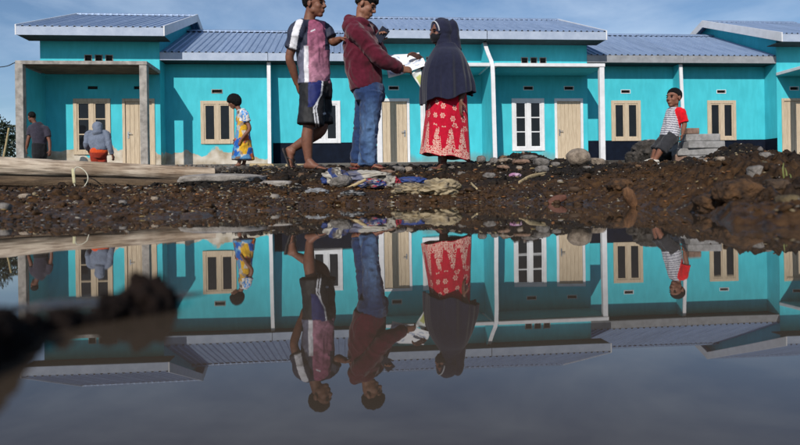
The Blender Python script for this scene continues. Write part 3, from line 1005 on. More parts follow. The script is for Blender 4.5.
# ------------------------------------------------------------------ man in the two-tone sports shirt
def man_sport():
    d = 5.85
    J = lambda x, y, dd=0.0: P(x, y, d + dd)
    org = J(310, 169); root = person(org, 'man in mauve and grey sports shirt and black shorts walking barelegged behind the others')
    fw = nrm((.78, -.62, 0)); rt = np.array([fw[1], -fw[0], 0])
    hc = J(314.5, 4.5, -.02)
    hs, T, A = head_solids(hc, (.93, -.36, -.06), 1.06)
    hipR, kneeR, ankR = J(313, 86, -.08), J(308.5, 127, -.10), J(308.5, 161, -.09)
    hipL, kneeL, ankL = J(319, 86, .08), J(322, 128, .06), J(290, 150, .10)
    heelR, toeR = J(304.5, 169.3, -.085), J(329, 170.2, -.16)
    heelL, toeL = J(285, 149, .10), J(292.5, 168, .10)
    shR, shL = J(298.5, 29.5, -.13), J(322, 29, .13)
    elR, wrR = J(289.5, 57, -.12), J(297, 84, -.02)
    elL, wrL = J(333, 42, .10), J(341, 39, .03)
    b = list(hs)
    b.append(tube([T((-.02, 0, -.03)), J(309.5, 18, -.01), J(309, 26, 0)], [.056, .053, .066], n=16))
    b.append(tube([J(309, 25), J(311, 42), J(313, 62), J(315, 82), J(316, 95)], [(.10, .07), (.155, .10), (.135, .095), (.15, .105), (.11, .09)], ref=rt))
    b.append(tube([shR * .6 + J(309, 25) * .4, shR, (shR + elR) / 2 + 0, elR, elR * .55 + wrR * .45, wrR], [.05, .058, .047, .039, .040, .026]))
    b.append(tube([shL * .6 + J(309, 25) * .4, shL, (shL + elL) / 2, elL, elL * .5 + wrL * .5, wrL], [.05, .055, .045, .038, .036, .027]))
    b += hand_solids(wrR, J(300, 96, .03) - wrR, (.9, .4, 0), (.3, 1, 0), 1.0, .35)
    b += hand_solids(wrL, J(352, 37, -.02) - wrL, (.1, .15, -1), (-.1, -1, .1), 1.0, .30)
    b.append(tube([hipR, (hipR + kneeR) / 2, kneeR, kneeR * .62 + ankR * .38 + np.array([-.012, 0, 0]), ankR], [.085, .075, .054, .056, .034]))
    b.append(tube([hipL, (hipL + kneeL) / 2, kneeL, kneeL * .62 + ankL * .38 + np.array([.0, .0, -.012]), ankL], [.085, .075, .054, .057, .034]))
    b += foot_solids(ankR, heelR, toeR)
    b += foot_solids(ankL, heelL, toeL, up=(.85, -.3, .3))
    union('body', b, .0065, 3, M_skin, root, org, skin_colour((.165, .070, .043), 1))
    hair_mesh('hair', hc, (.93, -.36, -.06), 1.06, root, org, short_line)
    eyes(hc, (.93, -.36, -.06), 1.06, root, org)
    # shirt
    s = [tube([J(309, 21.5), J(309.5, 27), J(312, 43), J(313.5, 62), J(314.5, 84.5)], [(.085, .075), (.165, .10), (.178, .128), (.165, .128), (.172, .135)], ref=rt, n=24, dome=.12),
         tube([J(309, 27), shR, shR * .45 + elR * .55, shR * .30 + elR * .70], [.07, .078, .072, .074], n=18, dome=.08),
         tube([J(309, 27), shL, shL * .45 + elL * .55, shL * .25 + elL * .75], [.07, .076, .070, .072], n=18, dome=.08)]
    axis = J(312, 45)
    def shirt_col(co, no):
        q = px_of(co); rel = co - axis
        az = np.degrees(np.arctan2(rel @ rt, rel @ fw))    # 0 = chest, +90 = his right side
        n = fbm(co * np.array([60, 60, 8]), 3, 4)
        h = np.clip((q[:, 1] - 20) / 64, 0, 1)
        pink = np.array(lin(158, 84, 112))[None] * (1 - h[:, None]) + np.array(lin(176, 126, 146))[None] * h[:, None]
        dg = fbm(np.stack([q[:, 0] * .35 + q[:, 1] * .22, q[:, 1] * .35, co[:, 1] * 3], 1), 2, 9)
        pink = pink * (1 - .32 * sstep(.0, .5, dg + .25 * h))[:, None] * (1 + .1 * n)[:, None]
        grey = np.tile(np.array(lin(98, 100, 120)), (len(co), 1)) * (1 + .08 * n)[:, None]
        navy = np.tile(np.array(lin(44, 48, 66)), (len(co), 1))
        white = np.tile(np.array(lin(214, 212, 218)), (len(co), 1))
        c = pink.copy()
        side = (az > 64) | (az < -85)
        c[side] = grey[side]
        st = (az > 57) & (az < 71) & (q[:, 1] > 46)
        c[st] = white[st]
        yoke = (q[:, 1] < 45) & (az > 58)
        c[yoke] = navy[yoke]
        # near sleeve: white outer panel, navy in front
        tt = np.clip(((co - shR) @ nrm(elR - shR)) / np.linalg.norm(elR - shR), 0, 1)
        dist = np.linalg.norm(co - (shR + tt[:, None] * (elR - shR)), axis=1)
        sl = (dist < .098) & (q[:, 0] < 305) & (q[:, 1] < 50)
        c[sl] = navy[sl]
        lim = np.interp(q[:, 1], [18, 30, 48], [304, 299.5, 296.5]); lo = np.interp(q[:, 1], [18, 30, 48], [297, 292.5, 289])
        wp = sl & (q[:, 0] < lim) & (q[:, 0] > lo)
        c[wp] = white[wp]
        far = (q[:, 0] > 325) & (q[:, 1] < 50)
        c[far] = navy[far]
        # small white tick on the chest
        tk = np.abs((q[:, 1] - 30.2) + (q[:, 0] - 313) * .45) < .7
        tk &= (np.abs(q[:, 0] - 313) < 2.2) & (no[:, 1] < 0)
        c[tk] = white[tk]
        return c
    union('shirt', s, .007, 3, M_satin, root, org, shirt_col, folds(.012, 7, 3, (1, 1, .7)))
    # shorts
    lowR = hipR * .06 + kneeR * .94; lowL = hipL * .10 + kneeL * .90
    s = [tube([J(315, 79), J(316, 90), J(316.5, 98)], [(.16, .12), (.175, .135), (.16, .13)], ref=rt, n=22, dome=.1),
         tube([hipR, hipR * .5 + kneeR * .5 + np.array([.01, 0, 0]), lowR + np.array([.018, 0, 0])], [.115, .115, .122], n=20, dome=.05),
         tube([hipL, hipL * .5 + kneeL * .5, lowL], [.11, .105, .108], n=20, dome=.05)]
    def short_col(co, no):
        q = px_of(co)
        c = np.tile(np.array((.012, .012, .014)), (len(co), 1))
        near = co[:, 1] < d + .05
        edge = np.interp(q[:, 1], [82, 95, 103, 108], [322, 321, 316, 310])
        blue = near & (q[:, 1] < 107) & (q[:, 0] < edge) & (q[:, 0] > 308)
        c[blue] = lin(24, 34, 92)
        for off in (0, 2.6):
            e2 = np.interp(q[:, 1], [82, 94, 103, 108, 126], [322.5, 321.5, 316.5, 313.5, 316])
            st = near & (np.abs(q[:, 0] - e2 - (off if off else 0) * sstep(100, 108, q[:, 1])) < .75)
            c[st] = lin(200, 200, 205)
        lg = near & (np.hypot(q[:, 0] - 324.5, (q[:, 1] - 113.5) * 1.4) < 1.6)
        c[lg] = lin(190, 190, 195)
        return c
    union('shorts', s, .007, 3, M_satin, root, org, short_col, folds(.010, 9, 13))
    flip_flop('sandal', heelL, toeL, (.85, -.3, .3), root, org)
    flip_flop('sandal', heelR, toeR, (0, 0, 1), root, org)
    PADS.append((org[0] + .06, org[1] - .08, heelR[2] - .016, .22))
    PADS.append((toeL[0], toeL[1], toeL[2] - .012, .12))
    return dict(org=org)

# ------------------------------------------------------------------ young man in the maroon hoodie
def man_hoodie():
    d = 5.95
    J = lambda x, y, dd=0.0: P(x, y, d + dd)
    org = J(364, 168); root = person(org, 'young man in maroon hoodie and blue jeans looking down at a phone')
    fw = nrm((.93, -.36, 0)); rt = np.array([fw[1], -fw[0], 0])
    hf, hu = (.86, -.20, -.42), (.25, 0, 1)
    hc = J(365.5, 5.5, 0)
    hs, T, A = head_solids(hc, hf, 1.04, hu)
    shR, shL = J(355.5, 32, -.16), J(369, 31, .16)
    elR, wrR = J(381, 59, -.18), J(401.5, 69.5, -.06)
    elL, wrL = J(381, 55, .17), J(377.5, 41, .10)
    hipR, kneeR, ankR = J(372, 92, -.08), J(369, 130, -.08), J(367.5, 163, -.06)
    hipL, kneeL, ankL = J(367, 92, .08), J(362, 130, .08), J(357.5, 162, .09)
    heelR, toeR = J(363, 168.6, -.05), J(385, 169.6, -.13); heelL, toeL = J(351.5, 167.4, .10), J(366, 168, .03)
    b = list(hs)
    b.append(tube([T((-.02, 0, -.03)), J(361, 19), J(361, 27)], [.054, .052, .062]))
    b.append(tube([J(361, 27), J(362, 45), J(364, 65), J(368, 85), J(369, 98)], [(.10, .07), (.15, .095), (.125, .085), (.115, .08), (.10, .085)], ref=rt))
    for sh, el, wr in ((shR, elR, wrR), (shL, elL, wrL)):
        b.append(tube([sh * .6 + J(361, 27) * .4, sh, (sh + el) / 2, el, (el + wr) / 2, wr], [.05, .055, .046, .038, .037, .026]))
    b += hand_solids(wrR, J(412, 69.5, .0) - wrR, (.2, .9, -.3), (.1, .2, 1), 1.0, .42)
    b += hand_solids(wrL, J(381, 33, .05) - wrL, (.5, -.8, .2), (.9, .3, .2), 1.0, .55)
    b.append(tube([hipR, (hipR + kneeR) / 2, kneeR, ankR], [.070, .070, .055, .036]))
    b.append(tube([hipL, (hipL + kneeL) / 2, kneeL, ankL], [.085, .074, .055, .036]))
    b += foot_solids(ankR, heelR, toeR) + foot_solids(ankL, heelL, toeL)
    union('body', b, .0065, 3, M_skin, root, org, skin_colour((.215, .098, .060), 2))
    def line(v):
        return np.interp(v[:, 0], [-1, -.6, -.2, .05, .35, .7, 1], [-.95, -.85, -.62, -.32, -.06, -.02, -.04])
    hair_mesh('hair', hc, hf, 1.04, root, org, line, up=hu, rad=(.112, .085, .098), cen=(-.006, 0, .046), noise=.009)
    eyes(hc, hf, 1.04, root, org, hu)
    # hoodie
    s = [tube([J(359.5, 23), J(360, 29), J(361, 45), J(363, 66), J(366.5, 89)], [(.085, .085), (.165, .115), (.182, .165), (.178, .165), (.168, .150)], ref=rt, n=26, dome=.12),
         tube([J(366.5, 87), J(367.2, 92.5)], [(.148, .132), (.142, .128)], ref=rt, n=24, k=2, dome=.1),
         tube([J(360, 29), shR, (shR + elR) / 2, elR, (elR + wrR) / 2, elR * .12 + wrR * .88], [.08, .085, .075, .070, .056, .050], n=18, dome=.15),
         tube([elR * .14 + wrR * .86, wrR], [.040, .038], n=16, k=2, dome=.1),
         tube([J(361, 29), shL, (shL + elL) / 2, elL, (elL + wrL) / 2, wrL], [.08, .082, .072, .066, .052, .042], n=18, dome=.1),
         # hood lying on the back of the neck
         tube([J(368, 24, -.09), J(361, 21, -.11), J(351, 21, -.05), J(349, 20, .03), J(356, 20, .10), J(367, 23, .10)], [.022, .036, .044, .046, .038, .022], n=14, dome=.3),
         ell(J(350.5, 26, 0), (.075, .12, .065), frame((.9, -.1, .5)))]
    def hood_col(co, no):
        n = fbm(co * 30, 3, 6)
        c = np.array(lin(82, 24, 40))[None] * (1 + .16 * n + .12 * fbm(co * 4, 2, 8))[:, None]
        return np.clip(c, 0, 1)
    union('hoodie', s, .0075, 3, M_knit, root, org, hood_col, folds(.014, 8, 23, (1, 1, .8)))
    # jeans
    s = [tube([J(366, 80), J(369.5, 93), J(370, 101)], [(.160, .13), (.180, .145), (.16, .13)], ref=rt, n=22, dome=.1),
         tube([hipR, hipR * .5 + kneeR * .5, kneeR, kneeR * .45 + ankR * .55, ankR + np.array([0, 0, -.018])], [.108, .100, .084, .080, .084], n=20, dome=.05),
         tube([hipL, hipL * .5 + kneeL * .5, kneeL, kneeL * .45 + ankL * .55, ankL + np.array([0, 0, -.018])], [.105, .096, .080, .076, .078], n=20, dome=.05)]
    def jean_col(co, no):
        q = px_of(co)
        fade = sstep(-.2, .5, fbm(co * np.array([7, 7, 3]), 3, 14)) * .55 + .30 * np.exp(-((q[:, 0] - 371) / 6) ** 2) * sstep(92, 108, q[:, 1])
        c = np.array(lin(38, 56, 92))[None] * (1 - fade)[:, None] + np.array(lin(104, 136, 176))[None] * fade[:, None]
        return np.clip(c * (1 + .22 * fbm(co * np.array([90, 90, 40]), 2, 16))[:, None], 0, 1)
    def jean_extra(co):
        q = px_of(co)[:, 1]
        return .6 + .8 * np.exp(-((q - 128) / 9) ** 2) + 1.1 * sstep(146, 164, q)
    union('jeans', s, .007, 2, M_cloth, root, org, jean_col, folds(.011, 9, 33, (1, 1, 1.5), jean_extra))
    flip_flop('sandal', heelR, toeR, (0, 0, 1), root, org, 1.0, mat('red_sandal', (.16, .03, .025), (.08, .02, .018), 20, .6))
    flip_flop('sandal', heelL, toeL, (0, 0, 1), root, org, 1.0, MATS['red_sandal'])
    PADS.append((org[0] + .04, org[1] - .06, heelR[2] - .016, .24))
    # phone in his far hand
    ph = empty('phone', J(381.5, 34.5, .02), 0, 'dark smartphone held up by the young man in maroon', 'phone')
    A2 = np.array([nrm((.75, .15, -.55)), nrm((.2, -1, .0)), nrm((.55, .15, .75))])
    def slab(x, y, z, yo):
        mb = MB(); mb.box(-x, x, yo - y, yo + y, -z, z)
        mb.v = [tuple(np.asarray(q) @ A2) for q in mb.v]
        return mb
    slab(.045, .005, .078, 0).build('case', mat('phone_case', (.012, .014, .03), (.008, .009, .018), 10, .4), ph, .004)
    slab(.041, .001, .072, -.0062).build('screen', mat('phone_glass', (.01, .01, .012), (.006, .006, .008), 5, .08, spec=.5), ph)
    return dict(wrR=wrR)

# ------------------------------------------------------------------ veiled woman with the document
def woman():
    d = 6.05
    J = lambda x, y, dd=0.0: P(x, y, d + dd)
    org = J(442, 169); root = person(org, 'veiled woman in navy headscarf, black face mask and red patterned skirt')
    fw = nrm((-.90, -.42, 0)); rt = np.array([fw[1], -fw[0], 0])
    hf = (-.90, -.42, -.10); hc = J(440, 32.5, 0)
    hs, T, A = head_solids(hc, hf, .98)
    shL, shR = J(455, 60, -.09), J(440, 59, .12)
    elL, wrL = J(464, 84, -.12), J(460.5, 101, -.14)
    elR, wrR = J(426, 70, .12), J(419, 57, .06)
    b = list(hs)
    b.append(tube([T((-.02, 0, -.03)), J(446, 48), J(446.5, 55)], [.05, .048, .06]))
    b.append(tube([J(446.5, 54), J(446, 68), J(447, 85), J(447, 105), J(446, 120)], [(.09, .07), (.14, .10), (.12, .09), (.15, .11), (.11, .09)], ref=rt))
    b.append(tube([shL * .6 + J(446, 55) * .4, shL, (shL + elL) / 2, elL, (elL + wrL) / 2, wrL], [.05, .052, .045, .038, .036, .026]))
    b.append(tube([shR * .6 + J(446, 55) * .4, shR, (shR + elR) / 2, elR, (elR + wrR) / 2, wrR], [.05, .052, .045, .038, .036, .026]))
    b += hand_solids(wrL, J(459, 114, -.15) - wrL, (.75, .4, 0), (-.75, -.5, 0), 1.0, .28)
    b += hand_solids(wrR, J(410, 52.5, .0) - wrR, (-.2, -.25, -1), (-.3, -.9, .1), 1.0, .42)
    hpL, knL, anL = J(448, 108, -.06), J(446, 138, -.05), J(443, 162, -.03)
    hpR, knR, anR = J(444, 108, .07), J(443, 138, .08), J(441.5, 161.5, .10)
    b.append(tube([hpL, (hpL + knL) / 2, knL, anL], [.08, .072, .055, .036]))
    b.append(tube([hpR, (hpR + knR) / 2, knR, anR], [.08, .072, .055, .036]))
    b += foot_solids(anL, J(446.5, 169.2, -.03), J(436, 170, -.13), sc=.92)
    b += foot_solids(anR, J(445, 168.4, .11), J(434, 169, .01), sc=.92)
    union('body', b, .0065, 3, M_skin, root, org, skin_colour((.135, .058, .038), 3))
    eyes(hc, hf, .98, root, org)
    # mask over mouth and nose, with ear loops
    E = lambda p, r: ell(T(p), r, A)
    union('face_mask', [E((.048, 0, -.048), (.064, .060, .052)), E((.094, 0, -.030), (.020, .024, .026)), E((.062, 0, -.086), (.036, .036, .022)),
                        tube([T((.06, .06, -.03)), T((.0, .082, -.02))], [.008, .006], n=8), tube([T((.06, -.06, -.03)), T((.0, -.082, -.02))], [.008, .006], n=8)],
          .006, 3, M_cloth, root, org, (.010, .010, .013))
    # headscarf: one continuous cloth from the brow over bun and shoulders to the hip
    navy = np.array(lin(34, 36, 55))
    def scarf_col(co, no):
        return np.clip(navy[None] * (1 + .22 * fbm(co * np.array([5, 5, 3]), 3, 18))[:, None], 0, 1)
    cap = [E((-.026, 0, .022), (.108, .098, .118)), E((-.02, 0, -.05), (.080, .092, .085)), ell(J(453, 27, .01), (.050, .055, .070), frame((1, .1, .25))),
           tube([J(453.5, 30, .01), J(455, 40, .0), J(457, 50, .0)], [.050, .048, .050]), tube([T((-.02, 0, -.06)), J(445, 47), J(446.5, 56)], [.080, .088, .13])]
    rows = []
    th = np.linspace(0, 2 * math.pi, 260, endpoint=False)
    #           y-left  y-right  x-left  x-right depth
    prof = [(44.5, 44.5, 437.5, 456, .080), (49, 49, 434, 459, .105), (54, 53.5, 431, 462, .165), (60, 58.5, 427.5, 464.5, .210), (67, 65, 424, 467, .235),
            (76, 72.5, 421.5, 469, .240), (86, 80, 420.5, 471, .245), (96, 86.5, 420.5, 472.2, .245), (104, 92.5, 421, 473, .245)]
    pr = catmull([np.array(q) for q in prof], 9)
    for k, (yl, yr, xl, xr, dp) in enumerate(pr):
        s = k / (len(pr) - 1)
        cx, hw = (xl + xr) / 2, (xr - xl) / 2
        c, sn = np.cos(th), np.sin(th)
        fold = (np.sin(th * 11 + 2.2 * np.sin(th * 2 + 1) + 1.5 * s) * .055 + (1 - 2 * np.abs(np.sin(th * 8 + 1.3 * np.sin(3 * th) + s))) * .035 + np.sin(th * 23 + 4 * s) * .012 + np.sin(th * 5 + 3 - 2 * s) * .02) * sstep(.12, .95, s)
        q = 1 + fold
        x = cx + hw * c * q
        y = yl + (yr - yl) * (c + 1) / 2 + (1.8 * np.sin(th * 4 + .8) + 1.0 * np.sin(th * 7)) * sstep(.75, 1, s) + 4.0 * np.maximum(0, -sn) * sstep(.7, 1, s) * .6
        dd = dp * sn * q
        U, V = (x - 400) + (HORY - y) * ROLL, -(x - 400) * ROLL + (HORY - y)
        dist = d + dd
        rows.append(np.stack([U / FPX * d, dist, CAMH + V / FPX * d], 1))
    rows = np.array(rows)
    sc = union('headscarf', cap, .007, 4, M_cloth, root, org, scarf_col, folds(.008, 10, 43, (1, 1, .5)))
    grid_loft('cape', rows, M_cloth, sc, org, lambda v: scarf_col(v, None), thick=.006)
    # pale band of the under-scarf round the face
    pts = [T((.050 + .012 * math.cos(a), .076 * math.sin(a), .018 + .092 * math.cos(a))) for a in np.linspace(-1.75, 1.75, 13)]
    v, f = tube(pts, [(.008, .006)] * 13, ref=A[0], n=8, k=2)
    mb = MB(); mb.add(v - org, f); mb.build('underscarf_band', mat('grey_band', (.42, .43, .47), (.32, .33, .36), 20, .8), sc, smooth=True)
    # skirt
    rows = []; N = 420
    th = np.linspace(0, 2 * math.pi, N, endpoint=False)
    prof = [(88, 88, 430, 465, .14), (98, 98, 428, 466.5, .165), (110, 111, 426.5, 467.2, .18), (125, 128, 424.5, 468, .19), (140, 145, 422.3, 469, .20), (153.5, 160.5, 420, 470, .21)]
    pr = catmull([np.array(q) for q in prof], 40)
    for k, (yl, yr, xl, xr, dp) in enumerate(pr):
        s = k / (len(pr) - 1)
        c, sn = np.cos(th), np.sin(th)
        fold = (np.sin(th * 7 + 1.2 * np.sin(th * 3)) * .022 + np.sin(th * 12 + 1) * .012 + .014 * np.sin(th * 4 + 2 + 2 * s)) * sstep(.0, .9, s)
        q = 1 + fold
        x = (xl + xr) / 2 + (xr - xl) / 2 * c * q
        y = yl + (yr - yl) * (c + 1) / 2 + (.9 * np.sin(th * 6)) * sstep(.85, 1, s)
        U, V = (x - 400) + (HORY - y) * ROLL, -(x - 400) * ROLL + (HORY - y)
        rows.append(np.stack([U / FPX * d, d + dp * sn * q, CAMH + V / FPX * d], 1))
    rows = np.array(rows)
    Rn = len(rows)
    rad = .22
    uu = np.tile(th * rad, (Rn, 1)).ravel(); hem = rows[-1, :, 2]
    vv = (rows[:, :, 2] - hem[None]).ravel()             # height above the hem
    red = np.array(lin(176, 16, 44)); cream = np.array(lin(208, 166, 152))
    inked = np.zeros(len(uu), bool)
    def cellring(u, v, sz, rr, tk, seed, pet=0.0, keep=1.0):
        iu, iv = np.floor(u / sz).astype(int), np.floor(v / sz).astype(int)
        hit = np.zeros(len(u), bool)
        per = int(round(2 * math.pi * rad / sz))
        for a in (-1, 0, 1):
            for b_ in (-1, 0, 1):
                ci, cj = iu + a, iv + b_
                h1 = _hash(ci % per, cj, ci * 0 + 1, seed); h2 = _hash(ci % per, cj, ci * 0 + 2, seed); h3 = _hash(ci % per, cj, ci * 0 + 3, seed)
                du = u - (ci + .25 + .5 * h1) * sz; dv = v - (cj + .25 + .5 * h2) * sz
                r = np.hypot(du, dv); an = np.arctan2(dv, du)
                R_ = rr * (.75 + .5 * h3) * (1 + pet * np.cos(an * 6))
                hit |= (np.abs(r - R_) < tk) & (h3 < keep)
                if pet: hit |= (r < rr * .3) & (h3 < keep)
        return hit
    wv = np.stack([uu * 20, vv * 20, uu * 0], 1)
    wu, wvv = uu + .012 * fbm(wv, 2, 51), vv + .012 * fbm(wv + 7, 2, 52)
    up_zone = (vv > .27) & (vv < .52)
    inked |= cellring(uu, vv, .105, .019, .0052, 61, .25) & up_zone
    # flowering sprays: columns of curls on stems, tapering upward from the hem
    colw = 2 * math.pi * rad / 11
    cu = (uu / colw) % 1 - .5
    ci = np.floor(uu / colw).astype(int)
    top = .20 + .13 * _hash(ci, ci * 0 + 3, ci * 0, 77)
    env = (vv < top) & (np.abs(cu) * colw < .058 * (1.05 - vv / top * .75)) & (vv > .02)
    curls = cellring(wu, wvv, .036, .0125, .0036, 63) | cellring(wu, wvv, .050, .017, .0034, 64, .2)
    inked |= env & curls
    inked |= (np.abs(cu * colw + .012 * np.sin(vv * 42 + ci)) < .0032) & (vv < top + .015) & (vv > .015)
    inked |= (np.abs(vv - .012) < .0035) | ((vv < .07) & curls & (np.abs(cu) > .30))
    shade = 1 + .12 * fbm(np.stack([uu * 30, vv * 8, uu * 0], 1), 3, 55)
    colr = np.where(inked[:, None], cream[None], red[None] * shade[:, None])
    grid_loft('skirt', rows, M_cloth, root, org, lambda v: np.clip(colr, 0, 1), thick=.005)
    PADS.append((org[0] - .02, org[1] - .02, J(442, 169.6)[2], .24))
    # the sheet of papers held between them
    pp = empty('paper_sheet', J(402, 62, -.02), 0, 'white printed document sheet held between young man and veiled woman', 'paper')
    po = np.asarray(pp.location)
    n, m = 26, 16
    c00, c10, c11, c01 = J(382.5, 56, .14), J(419, 51.8, .14), J(426.5, 65.5, -.06), J(388.5, 78.5, -.14)
    V_ = []
    for i in range(n + 1):
        for j in range(m + 1):
            a, b_ = i / n, j / m
            q = c00 * (1 - a) * (1 - b_) + c10 * a * (1 - b_) + c11 * a * b_ + c01 * (1 - a) * b_
            q = q + np.array([0, 0, .012 * math.sin(a * 5 + b_ * 3) + .010 * math.sin(b_ * 9 - a * 4) - .02 * math.sin(math.pi * a) * math.sin(math.pi * b_)])
            V_.append(q - po)
    F_ = [(i * (m + 1) + j, (i + 1) * (m + 1) + j, (i + 1) * (m + 1) + j + 1, i * (m + 1) + j + 1) for i in range(n) for j in range(m)]
    mp_ = bpy.data.materials.new('printed_paper'); mp_.use_nodes = True
    t = mp_.node_tree; bs = t.nodes['Principled BSDF']; bs.inputs['Roughness'].default_value = .8
    uvn = t.nodes.new('ShaderNodeAttribute'); uvn.attribute_name = 'Col'
    t.links.new(uvn.outputs['Color'], bs.inputs['Base Color'])
    mb = MB(); mb.add(V_, F_); so = mb.build('sheet', mp_, pp, smooth=True)
    k = np.arange((n + 1) * (m + 1)); ii, jj = k // (m + 1), k % (m + 1)
    ink = (vnoise(np.stack([ii * .55, jj * .9, ii * 0.], 1), 5) > .62) & (jj > 1) & (jj < m - 1) & (ii > 1) & (ii < n - 1)
    set_col(so.data, np.where(ink[:, None], np.array([(.36, .42, .55)]), np.array([(.80, .80, .82)])))
    so.modifiers.new('t', 'SOLIDIFY').thickness = .0015
    # folded-down flap with a yellowish print
    q0, q1, q2, q3 = J(411.5, 73.5, -.09), J(420, 67, -.04), J(425.5, 87, .0), J(421.5, 89.5, -.02)
    V_ = []
    for i in range(13):
        for j in range(9):
            a, b_ = i / 12, j / 8
            q = (q0 * (1 - b_) + q1 * b_) * (1 - a) + (q3 * (1 - b_) + q2 * b_) * a
            V_.append(q + np.array([0, .012 * math.sin(a * 6 + b_ * 2), 0]) - po)
    F_ = [(i * 9 + j, (i + 1) * 9 + j, (i + 1) * 9 + j + 1, i * 9 + j + 1) for i in range(12) for j in range(8)]
    mb = MB(); mb.add(V_, F_); fo = mb.build('flap', mp_, pp, smooth=True)
    k = np.arange(13 * 9); ii, jj = k // 9, k % 9
    yel = (ii > 3) & (ii < 10) & (jj > 1) & (jj < 7)
    set_col(fo.data, np.where(yel[:, None], np.array([(.46, .48, .16)]), np.array([(.74, .76, .74)])))
    fo.modifiers.new('t', 'SOLIDIFY').thickness = .0015

# ------------------------------------------------------------------ girl in the bright dress
def girl():
    d = 9.7
    J = lambda x, y, dd=0.0: P(x, y, d + dd)
    org = J(240, 166.5); root = person(org, 'small girl with black bobbed hair in bright multicoloured dress')
    hf, hu = (-.86, -.30, -.45), (-.35, 0, 1)
    hc = J(234, 101.5); s_ = .92
    hs, T, A = head_solids(hc, hf, s_, hu)
    fw = nrm((-.95, -.3, 0)); rt = np.array([fw[1], -fw[0], 0])
    shL, elL, wrL = J(245, 114.5, -.12), J(249.5, 129, -.15), J(241, 140, -.16)
    shR, elR, wrR = J(240, 114.5, .12), J(240, 129, .17), J(236, 139, .14)
    b = list(hs)
    b.append(tube([T((-.02, 0, -.03)), J(239, 110), J(241, 114)], [.042, .040, .05]))
    b.append(tube([J(241.5, 113), J(243, 122), J(243, 132), J(243, 142)], [(.09, .06), (.11, .08), (.11, .085), (.11, .09)], ref=rt))
    for sh, el, wr in ((shL, elL, wrL), (shR, elR, wrR)):
        b.append(tube([sh, (sh + el) / 2, el, (el + wr) / 2, wr], [.042, .036, .030, .028, .021]))
    b += hand_solids(wrL, J(238.5, 145, -.16) - wrL, (.6, .6, 0), (-.6, -.4, .3), .74, .4)
    b += hand_solids(wrR, J(234, 144, .14) - wrR, (.6, -.6, 0), (-.6, .4, .3), .74, .4)
    for x0, x1, dd in ((241, 238.5, -.06), (245, 243.5, .06)):
        a = J(x1 + .6, 163.2, dd)
        b.append(tube([J(x0 + 1, 142, dd), J(x0, 154, dd), a], [.06, .044, .028]))
        b += foot_solids(a, J(x1 + 2.2, 166.6, dd), J(x1 - 6.0, 167.0, dd - .05), sc=.72, toes=False)
    union('body', b, .009, 2, M_skin, root, org, skin_colour((.17, .075, .046), 5))
    def line(v):
        return np.interp(v[:, 0], [-1, -.5, 0, .25, .5, .75, 1], [-1.2, -1.2, -1.15, -1.0, -.5, -.05, .05])
    hair_mesh('hair', hc, hf, s_, root, org, line, up=hu, rad=(.122, .106, .125), cen=(-.012, 0, .012), noise=.006)
    eyes(hc, hf, s_, root, org, hu)
    s = [tube([J(240.5, 109.8), J(241.5, 113), J(242.5, 121), J(243, 131), J(243, 145), J(243, 159.5)], [(.06, .06), (.125, .075), (.125, .085), (.12, .10), (.145, .135), (.185, .172)], ref=rt, n=26, dome=.04)]
    for sh, el in ((shL, elL), (shR, elR)):
        s.append(tube([J(241.5, 113), sh, sh * .5 + el * .5], [.05, .056, .060], n=16, dome=.08))
    pal = np.array([lin(30, 84, 160), lin(206, 160, 44), lin(180, 172, 158), lin(176, 84, 44), lin(86, 136, 176), lin(190, 182, 170), lin(110, 92, 80), lin(40, 96, 170), lin(196, 150, 60), lin(150, 130, 110)])
    cen = rng.uniform(-.3, .3, (420, 3)); cen[:, 2] *= 1.6
    def dress_col(co, no):
        rel = co - J(243, 138) + .02 * np.stack([fbm(co * 20, 2, 71), fbm(co * 20 + 5, 2, 72), fbm(co * 20 + 11, 2, 73)], 1)
        dd = ((rel[:, None, :] - cen[None]) ** 2).sum(2)
        c = pal[dd.argmin(1) % len(pal)]
        q = px_of(co)
        up_ = (q[:, 1] < 121) & (q[:, 0] > 239.5)
        mixb = (fbm(co * 40, 2, 77) > .05)
        c = np.where((up_ & mixb)[:, None], np.array(lin(70, 140, 205))[None], c)
        wh = up_ & ~mixb
        c = np.where(wh[:, None], np.array(lin(214, 206, 196))[None], c)
        return c
    union('dress', s, .008, 2, M_cloth, root, org, dress_col, folds(.012, 11, 81, (1, 1, .3)))
    PADS.append((org[0], org[1] - .03, org[2], .28))

